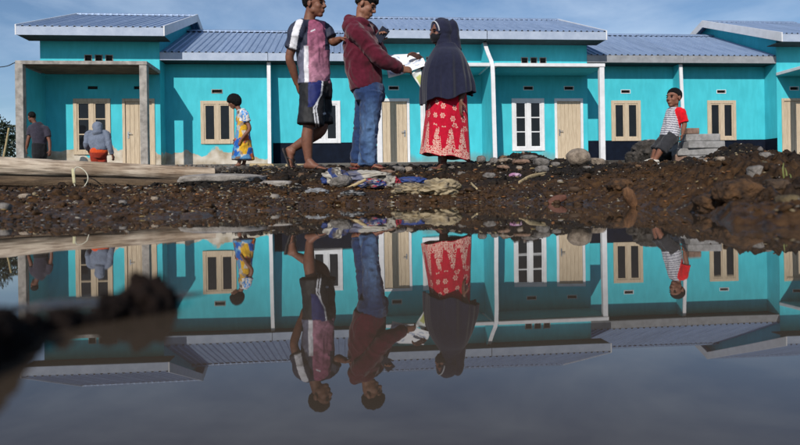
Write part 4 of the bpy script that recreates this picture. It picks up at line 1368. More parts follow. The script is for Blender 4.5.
# ------------------------------------------------------------------ small boy leaning on the blocks
def boy():
    d = 8.3
    J = lambda x, y, dd=0.0: P(x, y, d + dd)
    org = J(655, 164); root = person(org, 'small boy in striped shirt with red sleeves leaning on grey concrete blocks')
    hf = (-.86, -.48, .02); hc = J(673.8, 98.0); s_ = 1.10
    hs, T, A = head_solids(hc, hf, s_)
    fw = nrm((-.85, -.5, 0)); rt = np.array([fw[1], -fw[0], 0])
    lf = -rt
    shL, elL, wrL = J(681, 112.5, -.10), J(684.5, 124, -.12), J(682.5, 134, -.12)
    shR, elR, wrR = J(670.5, 113, .11), J(668, 124, .16), J(668, 133, .08)
    b = list(hs)
    b.append(tube([T((-.02, 0, -.03)), J(675, 108), J(674.5, 112)], [.042, .042, .05]))
    b.append(tube([J(674.5, 111), J(673, 119), J(671, 128), J(669, 138)], [(.09, .06), (.115, .08), (.11, .085), (.10, .09)], ref=rt))
    for sh, el, wr in ((shL, elL, wrL), (shR, elR, wrR)):
        b.append(tube([sh, (sh + el) / 2, el, (el + wr) / 2, wr], [.042, .036, .031, .030, .022]))
    b += hand_solids(wrL, J(681.5, 139, -.12) - wrL, (-.7, .5, -.2), (-.5, -.6, 0), .72, .35)
    b += hand_solids(wrR, J(667, 137, .02) - wrR, (.4, .6, -.2), (-.5, .4, 0), .72, .35)
    legs = (((672, 137, -.07), (661, 150, -.12), (655, 160, -.09), (657.5, 163.8), (645.5, 164.6)), ((668, 137, .07), (656.5, 149, .06), (652.5, 159.3, .09), (655, 162.9), (644, 163.6)))
    for hp, kn, an, he, to in legs:
        b.append(tube([J(*hp), (J(*hp) + J(*kn)) / 2, J(*kn), J(*an)], [.066, .060, .046, .030]))
        b += foot_solids(J(*an), J(*he, an[2]), J(*to, an[2] - .06), sc=.75, toes=False)
    union('body', b, .008, 2, M_skin, root, org, skin_colour((.20, .088, .055), 6))
    hair_mesh('hair', hc, hf, s_, root, org, short_line, rad=(.100, .079, .090), cen=(-.014, 0, .038), noise=.003)
    eyes(hc, hf, s_, root, org)
    s = [tube([J(675, 107.4), J(674.5, 110.5), J(673, 119), J(671, 128), J(669.5, 136.5)], [(.06, .06), (.105, .08), (.118, .098), (.120, .108), (.128, .116)], ref=rt, n=24, dome=.05)]
    for sh, el in ((shL, elL), (shR, elR)):
        s.append(tube([J(674.5, 111), sh, sh * .35 + el * .65, sh * .15 + el * .85], [.05, .060, .058, .060], n=16, dome=.08))
    zax = nrm(J(674.5, 110) - J(669.5, 136))
    def col_(co, no):
        h = (co - J(669.5, 136)) @ zax
        st = (np.sin(h * 2 * math.pi / .030) > .1)
        c = np.where(st[:, None], np.array(lin(200, 198, 202))[None], np.array(lin(112, 112, 124))[None])
        for sh, el in ((shL, elL), (shR, elR)):
            tt = np.clip(((co - sh) @ nrm(el - sh)) / np.linalg.norm(el - sh), -.1, 1)
            dist = np.linalg.norm(co - (sh + tt[:, None] * (el - sh)), axis=1)
            m = (dist < .074) & (((co - J(674, 112)) * np.array([1, 1, 0])) @ (nrm(sh - J(674, 112)) * np.array([1, 1, 0])) > .045)
            c[m] = lin(206, 20, 34)
        return c
    union('shirt', s, .007, 2, M_cloth, root, org, col_, folds(.008, 12, 91))
    s = [tube([J(670, 133), J(669, 138), J(668, 142)], [(.118, .10), (.128, .11), (.11, .10)], ref=rt, n=20, dome=.1)]
    for hp, kn, an, he, to in legs:
        s.append(tube([J(*hp), (J(*hp) + J(*kn)) / 2, J(*kn) * .88 + J(*an) * .12], [.088, .082, .080], n=18, dome=.06))
    union('shorts', s, .008, 2, M_cloth, root, org, (.030, .030, .034), folds(.010, 12, 95))
    for hp, kn, an, he, to in legs:
        h, t = J(*he, an[2]), J(*to, an[2] - .06)
        dv = nrm(t - h)
        u = [tube([h + np.array([0, 0, .026]), h + dv * .07 + np.array([0, 0, .030]), t - dv * .02 + np.array([0, 0, .020]), t + np.array([0, 0, .018])], [(.032, .036), (.034, .038), (.024, .040), (.018, .030)], ref=(0, 0, 1))]
        union('shoe', u, .008, 1, M_satin, root, org, lin(196, 190, 180))
    PADS.append((org[0] - .02, org[1] - .02, org[2] - .006, .22))

# ------------------------------------------------------------------ workers at the left house
def worker_dark():
    d = 16.8
    J = lambda x, y, dd=0.0: P(x, y, d + dd)
    org = J(38, 171.5); root = person(org, 'worker in dark shirt with short hair turned away beside the concrete porch column')
    hf = (-.75, .6, -.15); hc = J(31.8, 117.2); s_ = 1.2
    hs, T, A = head_solids(hc, hf, s_)
    fw = nrm((-.7, .7, 0)); rt = np.array([fw[1], -fw[0], 0])
    shL, elL, wrL = J(31.5, 128, -.05), J(28.5, 139, -.10), J(26.5, 148.5, -.08)
    shR, elR, wrR = J(46, 129, .05), J(49.5, 141, .02), J(50, 151, -.05)
    b = list(hs)
    b.append(tube([T((-.02, 0, -.03)), J(34.5, 122.5), J(37, 126.5)], [.06, .058, .07]))
    b.append(tube([J(37.5, 125), J(39, 134), J(39.5, 144), J(39.5, 153)], [(.13, .09), (.19, .13), (.14, .10), (.14, .11)], ref=rt))
    for sh, el, wr in ((shL, elL, wrL), (shR, elR, wrR)):
        b.append(tube([sh, (sh + el) / 2, el, (el + wr) / 2, wr], [.065, .055, .045, .043, .031]))
    b += hand_solids(wrL, (0, -.1, -1), (.7, .5, 0), (-.6, .6, 0), 1.05, .4) + hand_solids(wrR, (.05, -.2, -1), (-.7, .5, 0), (-.6, .4, 0), 1.05, .4)
    for x, dd in ((37, -.07), (42, .07)):
        b.append(tube([J(x, 154, dd), J(x, 160, dd), J(x, 168.5, dd)], [.075, .062, .042]))
        b += foot_solids(J(x, 168.5, dd), J(x + .5, 171.6, dd - .05), J(x - 3, 171.8, dd + .18), toes=False)
    union('body', b, .013, 2, M_skin, root, org, skin_colour((.15, .062, .038), 7))
    hair_mesh('hair', hc, hf, s_, root, org, short_line, rad=(.098, .077, .086), noise=.003)
    s = [tube([J(36.5, 122.5), J(37.5, 126), J(39, 134), J(39.8, 144), J(39.5, 153)], [(.10, .09), (.175, .11), (.195, .14), (.175, .135), (.18, .14)], ref=rt, n=22, dome=.06)]
    for sh, el in ((shL, elL), (shR, elR)): s.append(tube([J(37.5, 126.5), sh, sh * .35 + el * .65], [.075, .08, .082], n=16, dome=.06))
    union('shirt', s, .013, 2, M_cloth, root, org, (.040, .036, .052), folds(.012, 5, 101))
    s = [tube([J(39.5, 144), J(39.5, 155), J(39.5, 158)], [(.18, .15), (.19, .16), (.16, .14)], ref=rt)]
    for x, dd in ((37, -.07), (42, .07)): s.append(tube([J(x, 154, dd), J(x, 161, dd), J(x, 169, dd)], [.125, .10, .085], dome=.05))
    union('trousers', s, .014, 2, M_cloth, root, org, (.014, .014, .017), folds(.010, 6, 103))
    PADS.append((org[0], org[1], org[2], .5))

def worker_hood():
    d = 16.4
    J = lambda x, y, dd=0.0: P(x, y, d + dd)
    org = J(99, 170.5); root = person(org, 'stooping person in grey hooded jacket and orange red shorts seen from behind')
    hf = (.05, .85, -.5); hc = J(97.5, 129, .16); s_ = 1.0
    hs, T, A = head_solids(hc, hf, s_)
    fw = nrm((.05, 1, 0)); rt = np.array([fw[1], -fw[0], 0])
    shL, elL, wrL = J(89, 134, .12), J(86.5, 143, .0), J(88, 150, .15)
    shR, elR, wrR = J(106.5, 134, .12), J(110, 146, -.02), J(112.5, 155, .02)
    b = list(hs)
    b.append(tube([T((-.02, 0, -.03)), J(97.5, 132.5, .12)], [.06, .07]))
    b.append(tube([J(97.5, 133, .12), J(98, 141, .04), J(99, 150, -.02)], [(.15, .10), (.18, .13), (.16, .13)], ref=rt))
    for sh, el, wr in ((shL, elL, wrL), (shR, elR, wrR)):
        b.append(tube([sh, (sh + el) / 2, el, (el + wr) / 2, wr], [.065, .055, .045, .043, .031]))
    b += hand_solids(wrL, (.2, .5, -1), (.7, .0, 0), (0, 1, 0), 1.05, .4) + hand_solids(wrR, (.25, 0, -1), (-.7, .3, 0), (0, 1, 0), 1.05, .4)
    for x, dd in ((95.5, 0), (102, .05)):
        b.append(tube([J(x, 150, dd), J(x - .3, 160, dd), J(x - .5, 167.6, dd)], [.10, .066, .042]))
        b += foot_solids(J(x - .5, 167.6, dd), J(x - .5, 170.6, dd - .05), J(x - .8, 170.4, dd + .2), toes=False)
    union('body', b, .013, 2, M_skin, root, org, skin_colour((.16, .066, .04), 8))
    s = [tube([J(97.5, 130, .12), J(97.7, 134.5, .10), J(98, 141, .03), J(98.8, 147, -.02), J(99, 150.5, -.03)], [(.10, .10), (.215, .12), (.235, .15), (.21, .15), (.20, .15)], ref=rt, n=24, dome=.08),
         ell(J(97.4, 126.8, .13), (.135, .125, .155), frame((.05, .9, -.45))), tube([J(97.4, 125, .10), J(97.6, 134, .02)], [.09, .13])]
    for sh, el, wr in ((shL, elL, wrL), (shR, elR, wrR)): s.append(tube([J(97.7, 134, .11), sh, el, wr * .9 + el * .1], [.085, .09, .075, .056], n=16, dome=.1))
    union('hooded_jacket', s, .013, 2, M_knit, root, org, lambda co, no: np.array(lin(104, 112, 128))[None] * (1 + .2 * fbm(co * 6, 3, 111))[:, None], folds(.014, 5, 113))
    s = [tube([J(99, 148.5, -.02), J(99, 152, -.02), J(99, 157, 0)], [(.20, .16), (.215, .17), (.17, .15)], ref=rt, n=22, dome=.1)]
    for x, dd in ((95.5, 0), (102, .05)): s.append(tube([J(x, 152, dd), J(x, 158, dd), J(x, 162.5, dd)], [.135, .125, .118], dome=.05))
    def oc(co, no):
        q = px_of(co)
        return np.where((q[:, 1] < 152.5)[:, None], np.array(lin(196, 74, 34))[None], np.array(lin(140, 46, 30))[None])
    union('shorts', s, .013, 2, M_cloth, root, org, oc, folds(.018, 7, 115))
    PADS.append((org[0], org[1], org[2], .5))
# ------------------------------------------------------------------ stones, blocks, logs, litter
M_cord = mat('ivory_cord', (.55, .52, .42), (.38, .35, .26), 30, .8, .3, 200)
M_grey_stone = mat('grey_stone', (.20, .18, .165), (.075, .068, .06), 22, .85, .5, 90)
M_tan_stone = mat('tan_stone', (.30, .24, .185), (.13, .10, .075), 18, .85, .5, 80)
M_red_stone = mat('reddish_stone', (.26, .16, .11), (.13, .08, .055), 22, .85, .5, 90)
M_clay = mat('orange_clay', (.12, .058, .022), (.018, .010, .006), 26, .85, 1.0, 60)
M_block = mat('grey_block', (.34, .33, .33), (.20, .195, .19), 14, .9, .5, 110)
M_brick = mat('brown_block', (.26, .17, .13), (.16, .10, .075), 18, .9, .5, 110)
M_mudclod = mat('wet_dark_mud', (.014, .008, .006), (.004, .003, .003), 30, .8, .9, 90, spec=.12)

def lump(w, h, dp, seed, rough=.16, n=4, freq=2.2, flat=.0):
    v, f = ico(n)
    r = 1 + rough * fbm(v * freq + seed * 3.7, 3, seed) + rough * .35 * fbm(v * freq * 3 + seed, 2, seed + 5)
    p = v * r[:, None]
    p = np.sign(p) * np.abs(p) ** (1 - flat)
    return p * np.array([w / 2, dp / 2, h / 2]), f

def stone(x, y, w, h, d, m, label, name='stone', cat='stone', seed=1, rough=.18, tilt=0.0, group=None, depth=.9, sink=.0, flat=.12):
    d = dhit(x, y + h * .42, d)
    k = d / FPX
    c = P(x, y, d)
    v, f = lump(w * k, h * k, w * k * depth, seed, rough, flat=flat)
    ca, sa = math.cos(tilt), math.sin(tilt)
    v = v @ np.array([[ca, 0, -sa], [0, 1, 0], [sa, 0, ca]]).T
    bz = gz(c[0], c[1])
    low = c[2] + v[:, 2].min()
    if low > bz: v[v[:, 2] < -.1 * h * k, 2] -= (low - bz) + .01     # bed it into the soil
    me = np_mesh(name, v, f)
    o = link(name, me, m, smooth=True, loc=c)
    tag(o, label, cat, group)
    return o

def stones():
    stone(578.3, 158, 24.5, 19.5, 6.6, M_tan_stone, 'large rounded grey brown boulder in front of timber door', 'boulder', 'boulder', 3, .10, depth=1.0, flat=.0)
    L_ = [(489.5, 176, 13, 7, 5.3, M_grey_stone, 'small grey stone low on left flank of dark mound'),
          (494, 161.5, 9, 8, 6.3, M_grey_stone, 'grey stone on mound crest next to white fin edge'),
          (505, 160.5, 15, 5, 6.4, M_tan_stone, 'flat pale stone on mound crest under the six pane window'),
          (503.5, 167.5, 13, 4.5, 6.0, M_red_stone, 'thin brownish slab stone on the mound left of wrapper'),
          (521, 162, 18, 5.5, 6.2, M_red_stone, 'long flat reddish stone on the mound below white window'),
          (529, 158, 17, 6, 6.5, M_grey_stone, 'broad dark flat stone topping the mound'),
          (541, 162.5, 16, 9.5, 6.2, M_grey_stone, 'angular light grey stone on mound between window and door'),
          (542, 169.5, 13, 8, 5.9, M_grey_stone, 'rounded grey stone just below the angular one on mound'),
          (519.5, 168, 7, 4.5, 6.0, M_tan_stone, 'tiny pale stone in middle of the dark mound'),
          (555.5, 164.5, 9, 5.5, 6.2, M_grey_stone, 'small grey stone left of the big boulder'),
          (597, 160.5, 15, 5, 6.8, M_tan_stone, 'flat tan stone right of the big boulder'),
          (587.5, 168, 9, 4, 6.0, M_grey_stone, 'small grey stone below the big boulder'),
          (481, 159.5, 9, 8, 6.4, M_grey_stone, 'grey stone at left end of stony mound beside skirt hem'),
          (340.5, 181.5, 23, 12.5, 5.15, M_grey_stone, 'smooth grey stone lying on the printed sacks'),
          (398, 169.5, 14, 7, 6.2, M_grey_stone, 'grey stone before timber door between hoodie man and woman'),
          (388, 172, 15, 4.5, 5.7, M_red_stone, 'flat reddish stone at the young man\'s toes'),
          (408, 169.5, 9, 6, 6.3, M_tan_stone, 'small tan stone left of the woman\'s foot'),
          (197, 170.2, 6.5, 4, 5.15, M_tan_stone, 'white pebble lying on end of the upper log'),
          (764, 156, 13, 8, 6.9, M_grey_stone, 'grey stone on crest of right bank near right door'),
          (720, 159, 9, 5, 7.2, M_tan_stone, 'pale stone at right foot of block pile'),
          (755, 170, 15, 9, 6.0, M_grey_stone, 'dark grey stone on right bank above orange clay lump'),
          (693, 181, 11, 4, 5.4, M_tan_stone, 'flat pale chip in the middle of right bank'),
          (25, 196, 11, 5, 3.3, M_tan_stone, 'pale greenish stone under left part of the logs'),
          (31, 209, 11, 6, 2.7, M_tan_stone, 'pale stone near left water edge'),
          (123, 203, 8, 6, 3.0, M_grey_stone, 'light grey stone on left bank below the rope'),
          (4, 207, 13, 9, 2.7, M_grey_stone, 'bluish grey stone at far left of the bank'),
          (155, 199, 8, 5, 3.2, M_tan_stone, 'small pale stone on left bank right of centre log')]
    for i, (x, y, w, h, d, m, lb) in enumerate(L_):
        stone(x, y, w, h, d, m, lb, seed=20 + i, rough=.22, tilt=random.uniform(-.15, .15), group='loose stones on the bank', flat=.2)
    stone(737, 193, 44, 26, 4.7, M_clay, 'large crumbly lump of orange clay on right bank', 'clay_lump', 'clay lump', 71, .34, depth=.9)
    stone(712, 205, 34, 22, 3.6, M_clay, 'low orange brown clay lump left of the large one', 'clay_lump', 'clay lump', 72, .36, depth=.9)
    stone(788, 204, 25, 19, 3.2, mat('yellow_clod', (.15, .11, .055), (.05, .035, .018), 20, .9, .8, 60), 'yellowish clod at right edge near the water', 'clay_lump', 'clay lump', 73, .28)
    stone(620, 186, 26, 14, 4.4, M_clay, 'orange brown clay lump in middle right of the bank', 'clay_lump', 'clay lump', 74, .36)
    stone(776, 186, 24, 15, 4.6, mat('brown_clod', (.08, .05, .03), (.025, .016, .011), 20, .9, .9, 60), 'dark brown clod right of the large orange lump', 'clay_lump', 'clay lump', 75, .36)

def block(cx, y, w, h, d, dep, rz, label, m=None, tilt=0.0):
    k = d / FPX
    c = P(cx, y, d)
    mb = MB(); mb.box(-w * k / 2, w * k / 2, -dep / 2, dep / 2, -h * k / 2, h * k / 2)
    # chipped corners
    bm = bmesh.new(); me = bpy.data.meshes.new('concrete_block'); me.from_pydata(mb.v, [], mb.f); bm.from_mesh(me)
    bmesh.ops.bevel(bm, geom=bm.edges[:], offset=.007, segments=1, affect='EDGES')
    bmesh.ops.subdivide_edges(bm, edges=[e for e in bm.edges if e.calc_length() > .08], cuts=3, use_grid_fill=True)
    vs = np.array([v.co[:] for v in bm.verts])
    ds = fbm(vs * 14 + cx, 3, 7) * .006
    for v, q in zip(bm.verts, ds): v.co += v.co.normalized() * q
    bmesh.ops.recalc_face_normals(bm, faces=bm.faces)
    bm.to_mesh(me); bm.free()
    o = link('concrete_block', me, m or M_block, loc=c)
    o.rotation_euler = (0, tilt, rz)
    tag(o, label, 'block', 'concrete blocks in the pile')

def blocks():
    d = 8.45
    block(700.5, 159.8, 34, 7.6, d, .22, .03, 'bottom grey block of the pile half sunk in soil')
    block(681, 158.6, 14, 8, d + .02, .2, -.2, 'short bottom block left in the pile behind boy', M_brick)
    block(696.5, 152.2, 43, 7.0, d, .22, -.03, 'long grey block second from bottom in the pile')
    block(702.5, 145.1, 37, 6.9, d - .02, .23, .05, 'wide light grey block third from bottom, jutting right')
    block(700, 138.0, 33, 6.9, d + .02, .21, -.05, 'top full length grey block of the pile')
    block(691, 131.3, 13, 6.0, d + .05, .12, .1, 'small brown block on very top of the pile', M_brick)
    block(677.5, 147, 11, 9, d + .16, .2, .35, 'broken grey block end just behind the boy\'s back')
    Mh = mat('dark_rubble', (.075, .065, .058), (.02, .018, .016), 18, .9, .8, 60)
    for x, y, w, h, dd, lb in ((648, 150, 30, 18, .55, 'dark rubble lump left of the boy against navy wall foot'), (660, 155, 22, 16, .40, 'dark rubble lump behind the boy\'s knees'), (637, 156, 22, 11, .60, 'low dark rubble lump at left end of the heap'), (650, 143.5, 15, 8, .6, 'grey broken lump on top of the rubble heap')):
        k = (d + dd) / FPX
        v, f = lump(w * k, h * k, w * k * .8, int(x), .45, 4, 2.6, .15)
        c = P(x, y, d + dd); bz = gz(c[0], c[1])
        v[v[:, 2] < -.25 * h * k, 2] -= max(0, c[2] - h * k * .5 - bz) + .02
        o = link('rubble_chunk', np_mesh('rubble_chunk', v, f), Mh if 'dark' in lb else M_block, smooth=True, loc=c); tag(o, lb, 'rubble', 'rubble lumps behind the boy')
    block(664, 150, 18, 8.2, d + .55, .22, .3, 'grey block hidden partly behind the boy\'s shorts')

def logs():
    M_log = bpy.data.materials.new('weathered_log'); M_log.use_nodes = True
    t = M_log.node_tree; b = t.nodes['Principled BSDF']; K = t.links.new
    b.inputs['Roughness'].default_value = .85
    co = t.nodes.new('ShaderNodeTexCoord')
    mp2 = t.nodes.new('ShaderNodeMapping'); mp2.inputs['Scale'].default_value = (1.2, 14, 14)
    n = t.nodes.new('ShaderNodeTexNoise'); n.inputs['Scale'].default_value = 4; n.inputs['Detail'].default_value = 9; n.inputs['Roughness'].default_value = .65
    n2 = t.nodes.new('ShaderNodeTexNoise'); n2.inputs['Scale'].default_value = 3.0; n2.inputs['Detail'].default_value = 5
    K(co.outputs['Object'], mp2.inputs['Vector']); K(mp2.outputs['Vector'], n.inputs['Vector']); K(co.outputs['Object'], n2.inputs['Vector'])
    r = t.nodes.new('ShaderNodeValToRGB'); r.color_ramp.elements[0].position = .32; r.color_ramp.elements[0].color = (.18, .125, .085, 1)
    r.color_ramp.elements[1].position = .58; r.color_ramp.elements[1].color = (.60, .50, .39, 1)
    K(n.outputs['Fac'], r.inputs['Fac'])
    r2 = t.nodes.new('ShaderNodeValToRGB'); r2.color_ramp.elements[0].position = .40; r2.color_ramp.elements[0].color = (.55, .48, .42, 1)
    r2.color_ramp.elements[1].position = .60; r2.color_ramp.elements[1].color = (1, 1, 1, 1)
    K(n2.outputs['Fac'], r2.inputs['Fac'])
    mu = t.nodes.new('ShaderNodeMix'); mu.data_type = 'RGBA'; mu.blend_type = 'MULTIPLY'; mu.inputs['Factor'].default_value = 1
    K(r.outputs['Color'], mu.inputs['A']); K(r2.outputs['Color'], mu.inputs['B']); K(mu.outputs['Result'], b.inputs['Base Color'])
    bp = t.nodes.new('ShaderNodeBump'); bp.inputs['Strength'].default_value = .8; bp.inputs['Distance'].default_value = .01
    K(n.outputs['Fac'], bp.inputs['Height']); K(bp.outputs['Normal'], b.inputs['Normal'])
    def log(a, b_, r0, r1, label, seed, m):
        a, b_ = np.asarray(a), np.asarray(b_)
        Lg = np.linalg.norm(b_ - a); NS, NT = 150, 40
        X = nrm(b_ - a); Y = nrm(np.cross((0, 0, 1), X)); Z = np.cross(X, Y)
        s = np.linspace(0, 1, NS); th = np.linspace(0, 2 * math.pi, NT, endpoint=False)
        S_, T_ = np.meshgrid(s, th, indexing='ij')
        rad = r0 + (r1 - r0) * S_
        pp = np.stack([S_.ravel() * Lg * 3, np.cos(T_).ravel() * 2, np.sin(T_).ravel() * 2], 1)
        pk = np.stack([S_.ravel() * Lg * 1.2, np.cos(T_).ravel() * 7, np.sin(T_).ravel() * 7], 1)
        q = (1 + .10 * fbm(pp, 3, seed) - .10 * np.clip(.14 - np.abs(fbm(pk, 2, seed + 4)), 0, 1) / .14).reshape(NS, NT)
        v = np.stack([S_ * Lg, np.cos(T_) * rad * q, np.sin(T_) * rad * q], -1).reshape(-1, 3)
        i, j = np.meshgrid(np.arange(NS - 1), np.arange(NT), indexing='ij'); j2 = (j + 1) % NT
        f = np.stack([i * NT + j, i * NT + j2, (i + 1) * NT + j2, (i + 1) * NT + j], -1).reshape(-1, 4)
        me = np_mesh('trunk', v, f); me.polygons.foreach_set('use_smooth', np.ones(len(f), bool))
        mid = (a + b_) / 2
        root = empty('log', (mid[0], mid[1], mid[2] - r0), 0, label, 'log', 'logs lying on the left bank')
        o = link('trunk', me, m, root)
        mw = Matrix(((X[0], Y[0], Z[0], a[0]), (X[1], Y[1], Z[1], a[1]), (X[2], Y[2], Z[2], a[2]), (0, 0, 0, 1)))
        o.matrix_parent_inverse = Matrix.Translation(-Vector(root.location)); o.matrix_basis = mw
        for s_, rr, tname in ((0, r0, 'cut_end'), (1, r1, 'cut_end')):
            mb = MB(); ring = [(0.0 + s_ * Lg, math.cos(t_) * rr * .97, math.sin(t_) * rr * .97) for t_ in th]
            sgn = 1 if s_ else -1
            mb.add(ring + [(s_ * Lg + sgn * .004, 0, 0)], [(i, (i + 1) % NT, NT) for i in range(NT)])
            e = mb.build(tname, mat('cut_wood', (.16, .10, .06), (.05, .035, .022), 25, .9, .5, 60), root)
            e.matrix_parent_inverse = Matrix.Translation(-Vector(root.location)); e.matrix_basis = mw
        return root
    # the upper trunk recedes slightly to the right; the thin one lies in front of its foot
    a, b_ = P(-160, 160.0, 4.25), P(214, 174.8, 5.25)
    log(a, b_, .082, .060, 'thick pale weathered log lying on top at left bank', 5, M_log)
    M_log2 = mat('dark_log', (.20, .135, .08), (.07, .045, .028), 5, .9, .8, 30, stretch=(1.2, 12, 12))
    a2, b2 = P(-160, 179.5, 4.2), P(222, 184.6, 5.10)
    log(a2, b2, .045, .036, 'thinner brown log lying under the pale log', 9, M_log2)
    # loop of ivory cord round the logs
    q = [P(75, 186, 4.55), P(73.5, 180, 4.56), P(74, 172, 4.58), P(76, 167.5, 4.62), P(81, 168, 4.6), P(86.5, 173, 4.57), P(88, 179, 4.54), P(86, 184, 4.52), P(82.5, 188.5, 4.50)]
    v, f = tube(q, [.0042] * len(q), n=8, k=6)
    o = np.asarray(q[0]); mb = MB(); mb.add(v - o, f)
    r = mb.build('rope', M_cord, smooth=True, loc=o); tag(r, 'loop of ivory cord tied round the logs', 'rope')
    v, f = tube([P(73, 169, 4.60), P(73.6, 176, 4.56), P(74.3, 183, 4.55)], [(.012, .006)] * 3, ref=(1, 0, 0), n=10, k=4)
    mb = MB(); mb.add(v - o, f); w = mb.build('wrapping', mat('yellow_wrap', (.50, .47, .30), (.36, .32, .18), 20, .7), r, smooth=True)

def crumpled(name, label, cx, cy, w, h, d, colour, seed, depth=.9, rough=.5, m=None, cat='sack', group='discarded sacks on the bank'):
    d = dhit(cx, cy + h * .42, d)
    k = d / FPX
    c = P(cx, cy, d)
    v, f = ico(5)
    rg = 1 - np.abs(fbm(v * 1.7 + seed, 2, seed)) * 2.6
    r = 1 + rough * .55 * rg + rough * .28 * (1 - 2.4 * np.abs(fbm(v * 3.4 + seed, 2, seed + 3))) + rough * .06 * fbm(v * 12, 2, seed + 9)
    p = v * r[:, None] * np.array([w * k / 2, w * k * depth / 2, h * k / 2])
    bz = gz(c[0], c[1])
    lowest = bz - c[2] - .012
    p[:, 2] = np.maximum(p[:, 2], lowest) if lowest < 0 else p[:, 2]
    me = np_mesh(name, p, f)
    me.polygons.foreach_set('use_smooth', np.ones(len(f), bool))
    cc = colour(v, p)
    dirt = sstep(-.05, .45, fbm(v * 2.6 + seed * 2, 4, seed + 30) + .25 * fbm(v * 9, 2, seed + 31)) * .85
    cc = cc * .62 * (1 - dirt)[:, None] + np.array((.055, .042, .032))[None] * dirt[:, None]
    set_col(me, cc)
    o = link(name, me, m or M_tarp, loc=c)
    tag(o, label, cat, group)
    return o

M_tarp = vcol_mat('woven_plastic', .6, .3, 250, .35)
def sacks():
    cr = np.array(lin(206, 198, 184)); bl = np.array(lin(44, 68, 132)); rd = np.array(lin(176, 40, 58)); tn = np.array(lin(196, 176, 140))
    def stripes(ax, f_, a, b_, off=0.0, th=.15, dirt=.25):
        def fn(v, p):
            q = v @ nrm(ax) + .08 * fbm(v * 4, 2, 3)
            m = np.sin(q * f_ + off) > th
            c = np.where(m[:, None], a[None], b_[None])
            return np.clip(c * (1 - dirt * sstep(0, .5, fbm(v * 3.5, 3, 17)))[:, None], 0, 1)
        return fn
    crumpled('sack', 'blue and white striped woven sack under the smooth grey stone', 335, 178.5, 22, 17, 5.35, stripes((1, 0, .5), 7, bl, cr, 1.0), 3, .7, .5)
    crumpled('sack', 'crumpled cream coloured sack behind the grey stone', 363, 177, 44, 10, 5.45, stripes((1, 0, .2), 3, bl * .7 + cr * .3, cr, 2.2, .75), 4, .5, .6)
    crumpled('sack', 'blue and red printed sack end below the young man\'s feet', 370, 184.5, 27, 9, 5.1, lambda v, p: np.where((fbm(v * 3, 2, 5) > .12)[:, None], rd[None], np.where((fbm(v * 7, 2, 9) > .2)[:, None], cr[None] * .8, bl[None])), 5, .5, .55)
    crumpled('sack', 'blue plastic sack bulging before the timber door', 411, 181.5, 31, 8.5, 5.25, lambda v, p: bl[None] * (1 + .3 * fbm(v * 3, 2, 6))[:, None] * 1.2, 6, .6, .3)
    crumpled('sack', 'tan paper sack torn open at the water edge', 413, 191, 30, 11, 4.85, lambda v, p: tn[None] * np.where(np.abs(fbm(v * 2.2, 2, 16)) < .10, .22, .8)[:, None], 7, .5, .8)
    crumpled('sack', 'pale folded sack corner sticking out beside torn paper sack', 440, 188.5, 29, 14, 4.9, lambda v, p: tn[None] * (.85 + .3 * fbm(v * 3, 2, 26))[:, None], 8, .4, .8)
    crumpled('rag', 'knotted cream rag with red edge between the blue sacks', 390.5, 184, 13, 10, 5.1, lambda v, p: np.where((v[:, 0] > .45)[:, None] & (v[:, 2] > .1)[:, None], rd[None], cr[None] * (.75 + .4 * fbm(v * 4, 3, 4))[:, None]), 9, .8, 1.1, cat='rag', group=None)
    crumpled('plastic_scrap', 'grey plastic shard lying below the walking man', 317, 192, 19, 6, 4.7, lambda v, p: np.tile(np.array(lin(150, 152, 156)), (len(v), 1)), 10, .5, .6, cat='plastic', group=None)
    crumpled('plastic_scrap', 'black and white plastic scrap under striped sack', 352, 194.5, 17, 5.5, 4.6, lambda v, p: np.where((fbm(v * 3, 2, 8) > .1)[:, None], np.array(lin(150, 150, 150))[None], np.array(lin(30, 30, 32))[None]), 11, .6, .9, cat='plastic', group=None)
    crumpled('wrapper', 'pink snack wrapper on the dark mound', 515, 175.5, 9, 4, 5.3, lambda v, p: np.where((v[:, 0] > -.1)[:, None], np.array(lin(226, 190, 214))[None], np.array(lin(206, 150, 190))[None]), 12, .7, .6, cat='wrapper', group=None)

def PG(x, y, lift=.01, fb=5.0):
    """pixel -> point where its ray meets the soil, lifted a little"""
    p = P(x, y, dhit(x, y, fb) - .03)
    return np.array([p[0], p[1], max(p[2], gz(p[0], p[1]) + lift)])

def stick(pts, r, label, m, name='stick', cat='stick'):
    pts = [np.asarray(p) for p in pts]
    v, f = tube(pts, r, n=9, k=5, dome=.2)
    v = v + .0012 * np.stack([fbm(v * 60, 2, 1), fbm(v * 60, 2, 2), fbm(v * 60, 2, 3)], 1)
    mb = MB(); mb.add(v - pts[0], f)
    o = mb.build(name, m, smooth=True, loc=pts[0]); tag(o, label, cat)
    return o

def WP(x, y, bx, by):
    """pixel on something upright whose foot stands at pixel (bx, by)"""
    return P(x, y, dhit(bx, by, 4.5) - .03)

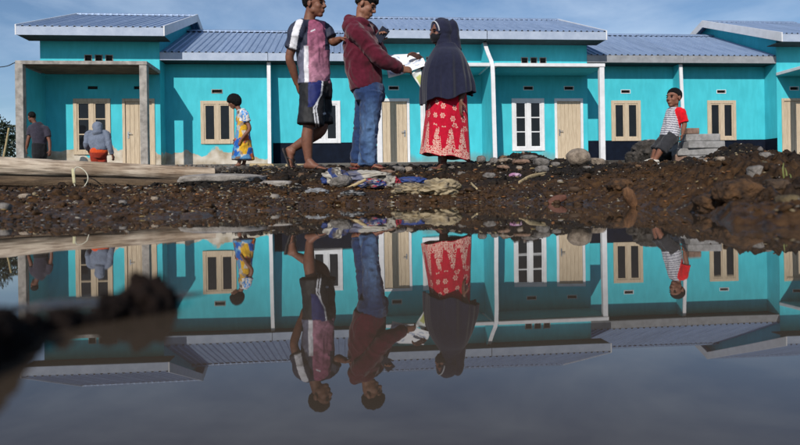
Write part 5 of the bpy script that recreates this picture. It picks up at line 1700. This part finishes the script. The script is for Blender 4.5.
def small_things():
    M_bam = mat('split_bamboo', (.46, .36, .20), (.28, .20, .10), 10, .7, .3, 60, stretch=(2, 2, 8))
    M_or = mat('orange_wood', (.20, .095, .04), (.07, .032, .015), 12, .8, .5, 60, stretch=(6, 6, 1))
    stick([PG(519, 184), PG(531, 179, .015), PG(546.5, 173.8)], [(.012, .006), (.016, .007), (.007, .004)], 'split bamboo sliver lying aslant on dark mound', M_bam)
    stick([WP(346, 189, 346, 189), WP(356, 184.5, 346, 189), WP(366, 179.5, 346, 189)], [.010, .012, .010], 'pale stick leaning over the sacks by the grey stone', M_bam)
    stick([WP(625.5, 188.5, 635, 207.5), WP(629, 195, 635, 207.5), WP(635, 207.5, 635, 207.5)], [(.010, .014), (.020, .018), (.013, .012)], 'short orange brown wood stump leaning at the water edge', M_or, 'wood_piece', 'wood')
    stick([WP(549, 203.5, 552, 204), WP(556, 200, 552, 204), WP(566, 197, 552, 204)], [(.014, .01), (.022, .014), (.012, .01)], 'reddish wood chunk poking from the orange mud', mat('red_wood', (.14, .055, .035), (.06, .025, .018), 12, .8, .4, 60), 'wood_piece', 'wood')
    stick([PG(471, 184), PG(474, 188), PG(477, 191)], [.006, .008, .006], 'small pale twig below the dark mound', M_bam)
    # squared timber lying before the navy wall
    a, b_ = P(250, 165.2, 11.0), P(318, 166.2, 11.2)
    o = stick([a, (a + b_) / 2, b_], [(.035, .05)] * 3, 'long squared timber on the ground behind walking man', M_bam, 'squared_timber', 'timber')
    # broken pale concrete slab right of the log ends
    stone(222, 179.5, 82, 11, 5.75, mat('pale_concrete', (.33, .30, .27), (.17, .15, .135), 9, .9, .5, 60), 'broken flat pale concrete slab beyond the log ends', 'concrete_fragment', 'concrete', 81, .22, depth=.75, flat=.35)
    stone(276, 184, 34, 7, 5.2, mat('pale_concrete', (.3, .3, .3)), 'small flat slab fragment right of the pale slab', 'concrete_fragment', 'concrete', 82, .25, depth=.6, flat=.3)
    # green shoot
    gd = dhit(786, 181, 5.6); base = P(786, 181, gd)
    root = empty('grass_shoot', base, 0, 'thin green shoot growing from right bank', 'plant')
    Mg = mat('fresh_green', (.20, .21, .06), (.11, .13, .035), 10, .6)
    for i, (x, y, w_) in enumerate(((783.5, 163, .0035), (785, 168, .003), (788, 173, .0025), (783, 175, .0025))):
        tip = P(x, y, gd + .02 * i)
        mid = (base + tip) / 2 + np.array([.008 * (i - 1), -.005, 0])
        v, f = tube([base + np.array([0, 0, -.02]), mid, tip], [(w_, .002), (w_ * .9, .0018), (.001, .001)], ref=(1, .3, 0), n=6, k=5)
        mb = MB(); mb.add(v - base, f); mb.build('leaf', Mg, root, smooth=True)
    # cable from the porch corner of the left house
    q = [P(-60, 60, 17.4), P(-20, 67, 17.3), P(4, 66.5, 17.2), P(15, 62.5, 17.1)]
    stick(q, [.012] * 4, 'thin dark electric cable running to the left porch corner', mat('cable', (.02, .02, .022), (.012, .012, .013), 10, .6), 'cable', 'cable')
    # dark shrub behind the left column, with a bare pole
    sb = P(0, 168, 20.5); sb[2] = .9
    root = empty('shrub', sb, 0, 'dark green leafy shrub left of the concrete porch column', 'shrub')
    r2 = np.random.default_rng(5)
    cl = [P(x, y, 20.5 + dd) for x, y, dd in ((-14, 136, .3), (-4, 128, 0), (5, 134, -.3), (-6, 145, .4), (8, 146, -.4), (-16, 150, 0), (1, 153, -.5), (-25, 132, .5), (-28, 148, 0), (9, 138, .1))]
    V_, F_ = [], []
    for c in cl:
        for _ in range(420):
            dv = nrm(r2.normal(size=3)); c0 = c + dv * .42 * r2.uniform(.35, 1.0) ** .5
            a1 = nrm(r2.normal(size=3)); a2 = nrm(np.cross(a1, r2.normal(size=3))); l_, w_ = r2.uniform(.05, .11), r2.uniform(.02, .04)
            k = len(V_)
            V_ += [c0 - sb, c0 + a1 * l_ * .5 + a2 * w_ - sb, c0 + a1 * l_ - sb, c0 + a1 * l_ * .5 - a2 * w_ - sb]
            F_.append((k, k + 1, k + 2, k + 3))
    mb = MB(); mb.add(V_, F_); mb.build('crown', mat('dark_leaf', (.028, .040, .018), (.010, .016, .008), 3, .6), root)
    mb = MB()
    for c in cl:
        v, f = tube([sb + np.array([0, 0, -.1]), (sb + c) / 2 + np.array([.05, 0, .1]), c], [.035, .02, .008], n=7, k=4); mb.add(v - sb, f)
    mb.build('stem', mat('bark', (.08, .06, .045), (.04, .03, .022), 12, .9, .5, 50), root)
    stick([P(3.5, 158, 19.6), P(6, 145, 19.6), P(9, 128, 19.6)], [.035, .032, .03], 'bare bamboo pole leaning in front of dark shrub', M_bam, 'pole', 'pole')

def mud_spit():
    """ragged wedge of wet mud standing in the water close to the lens"""
    base = P(90, 318, .36); base[2] = 0
    root = empty('mud_spit', base, 0, 'dark ragged wedge of wet mud rising from the puddle close to the camera', 'mud')
    r = np.random.default_rng(12)
    sol = []
    def clump(x, yb, w, h, seed):
        V = ray(x, yb)[1]; d = CAMH * FPX / -V; k = d / FPX
        v, f = lump(w * k, h * k * 2, w * k * .9, seed, .45, 3, 2.4)
        sol.append((v + P(x, yb, d), [tuple(q) for q in f]))
    for i, x in enumerate(np.arange(-90, 172, 7)):
        yb = np.interp(x, [-90, 0, 60, 120, 175], [400, 352, 327, 315, 307]) + r.uniform(-3, 3)
        hh = np.interp(x, [-90, -10, 30, 42, 60, 80, 92, 112, 128, 146, 160, 175], [60, 44, 22, 9, 20, 14, 9, 30, 20, 34, 26, 8]) * r.uniform(.8, 1.2)
        clump(x, yb, max(16, hh * 1.0), hh, 200 + i)
    for i in range(16):
        x = r.uniform(95, 178); clump(x, np.interp(x, [90, 175], [318, 306]) + r.uniform(-2, 7), r.uniform(6, 13), r.uniform(8, 26), 300 + i)
    union('mud', sol, .0011, 1, M_mudclod, root, base, (.01, .01, .01), lambda co, no: .0022 * fbm(co * 260, 3, 5) + .0012 * fbm(co * 700, 2, 8))
    v, f = lump(.10, .005, .03, 33, .35, 4, 2.0)
    A = math.radians(24)
    v = v @ np.array([[math.cos(A), math.sin(A), 0], [-math.sin(A), math.cos(A), 0], [0, 0, 1]])
    me = np_mesh('slick', v, f); link('slick', me, mat('wet_mud_film', (.05, .045, .042), (.03, .027, .025), 60, .18, .5, 200, spec=.6), root, smooth=True, loc=P(110, 322, .36) * np.array([1, 1, 0]) - base)

# ------------------------------------------------------------------ uncountable: clods, gravel, straw
def scatter(name, label, cnt, size, sub, m, flat=.7, rough=.35, xr=(-60, 860), yr=(.0, 8.8), seed=3, sink=.35, stretch=1.0, wpow=1.0, colour=None):
    r = np.random.default_rng(seed)
    xs = r.uniform(*xr, cnt)
    ph = (xs - 400) / FPX
    wl = np.interp(xs, [0, 100, 200, 260, 330, 430, 480, 525, 580, 650, 700, 740, 800], [1.48, 1.6, 1.9, 2.4, 3.3, 3.6, 3.5, 3.1, 2.5, 1.9, 1.43, 1.1, .95])
    Y = wl + (yr[1] - wl) * r.uniform(0, 1, cnt) ** wpow - .05
    X = ph * Y
    z = ground_z(X, Y)
    keep = z > -.015
    X, Y, z = X[keep], Y[keep], z[keep]
    n = len(X)
    s = size[0] * (size[1] / size[0]) ** (r.uniform(0, 1, n) ** 2.2) * np.clip(Y / 4.5, .38, 1.4)
    bv, bf = ico(sub)
    nv = len(bv)
    q = r.normal(size=(n, 4)); q /= np.linalg.norm(q, axis=1)[:, None]
    w_, x_, y_, z_ = q.T
    R_ = np.stack([1 - 2 * (y_**2 + z_**2), 2 * (x_*y_ - z_*w_), 2 * (x_*z_ + y_*w_), 2 * (x_*y_ + z_*w_), 1 - 2 * (x_**2 + z_**2), 2 * (y_*z_ - x_*w_), 2 * (x_*z_ - y_*w_), 2 * (y_*z_ + x_*w_), 1 - 2 * (x_**2 + y_**2)], 1).reshape(n, 3, 3)
    sc = np.stack([np.ones(n) * stretch, r.uniform(.6, 1, n), r.uniform(.45, .9, n)], 1)
    p = bv[None] * (1 + rough * (r.uniform(-1, 1, (n, nv, 1)))) * sc[:, None, :]
    p = np.einsum('nij,nvj->nvi', R_, p)
    p[:, :, 2] *= flat
    p = p * s[:, None, None] + np.stack([X, Y, z + s * (.5 - sink) * flat], 1)[:, None, :]
    f = (bf[None] + (np.arange(n) * nv)[:, None, None]).reshape(-1, 3)
    me = np_mesh(name, p.reshape(-1, 3), f)
    if colour is not None:
        c = np.repeat(colour(r, n), nv, axis=0); set_col(me, c)
    o = link(name, me, m)
    tag(o, label, kind='stuff')

def litter():
    scatter('mud_clods', 'crumbly clods of brown and dark soil covering the bank', 6500, (.009, .042), 2, soil_material(), .8, .40, seed=3, wpow=1.1)
    scatter('soil_crumbs', 'fine crumbs of soil strewn over the bank', 26000, (.004, .014), 1, soil_material(), .8, .45, seed=4, wpow=1.0)
    def pc(r, n):
        pal = np.array([(.13, .115, .105), (.20, .17, .14), (.07, .065, .06), (.17, .10, .055), (.25, .22, .19), (.10, .06, .035)])
        return pal[r.integers(0, len(pal), n)] * r.uniform(.6, 1.1, (n, 1))
    scatter('gravel', 'small mixed pebbles lying in the mud', 1700, (.004, .013), 1, vcol_mat('pebble', .8, .3, 150, .3), .7, .3, seed=5, colour=pc)
    scatter('yard_gravel', 'loose stones and crumbs on the yard', 1500, (.012, .05), 1, vcol_mat('pebble'), .7, .2, yr=(6, 16), seed=8, colour=pc, wpow=.6)
    def sc_(r, n):
        pal = np.array([(.34, .25, .13), (.22, .13, .06), (.42, .36, .24), (.16, .08, .04)])
        return pal[r.integers(0, len(pal), n)] * r.uniform(.6, 1.1, (n, 1))
    scatter('straw_bits', 'bits of straw, leaf and twig scattered in the mud', 2600, (.003, .006), 1, vcol_mat('straw', .8, .1, 100, .2), .5, .1, seed=6, stretch=6, sink=-.2, colour=sc_)
    def lc(r, n):
        pal = np.array([(.26, .11, .035), (.20, .14, .06), (.16, .15, .14), (.12, .055, .025), (.28, .22, .13), (.09, .075, .05), (.30, .27, .23)])
        return pal[r.integers(0, len(pal), n)] * r.uniform(.5, 1.1, (n, 1))
    scatter('leaf_litter', 'dead leaves and chips mixed into the wet soil', 5200, (.006, .020), 1, vcol_mat('litter', .7, .2, 100, .3), .45, .35, seed=14, sink=.0, stretch=1.5, colour=lc, wpow=1.1)
    scatter('chip_litter', 'dead leaves and chips under the logs on the left bank', 2600, (.006, .020), 1, vcol_mat('litter'), .45, .35, xr=(-60, 300), yr=(0, 4.6), seed=15, sink=.0, stretch=1.5, colour=lc)
    def wc(r, n): return np.tile(np.array([(.42, .41, .40)]), (n, 1)) * r.uniform(.5, 1.1, (n, 1))
    scatter('paper_scraps', 'tiny white scraps of plastic and paper in the mud', 70, (.008, .020), 1, vcol_mat('scrap', .6, .1, 100, .3), .35, .3, seed=9, sink=-.1, stretch=1.8, colour=wc)

# ------------------------------------------------------------------ build, large things first
for fn in (man_sport, man_hoodie, woman, girl, boy, worker_dark, worker_hood): fn()      # they also firm the ground under their feet
PADS.append((*P(697, 160, 8.45)[:2], P(700, 163, 8.45)[2], .35))
build_ground(); build_water(); build_houses()
blocks(); logs(); stones(); sacks(); small_things(); mud_spit(); litter()
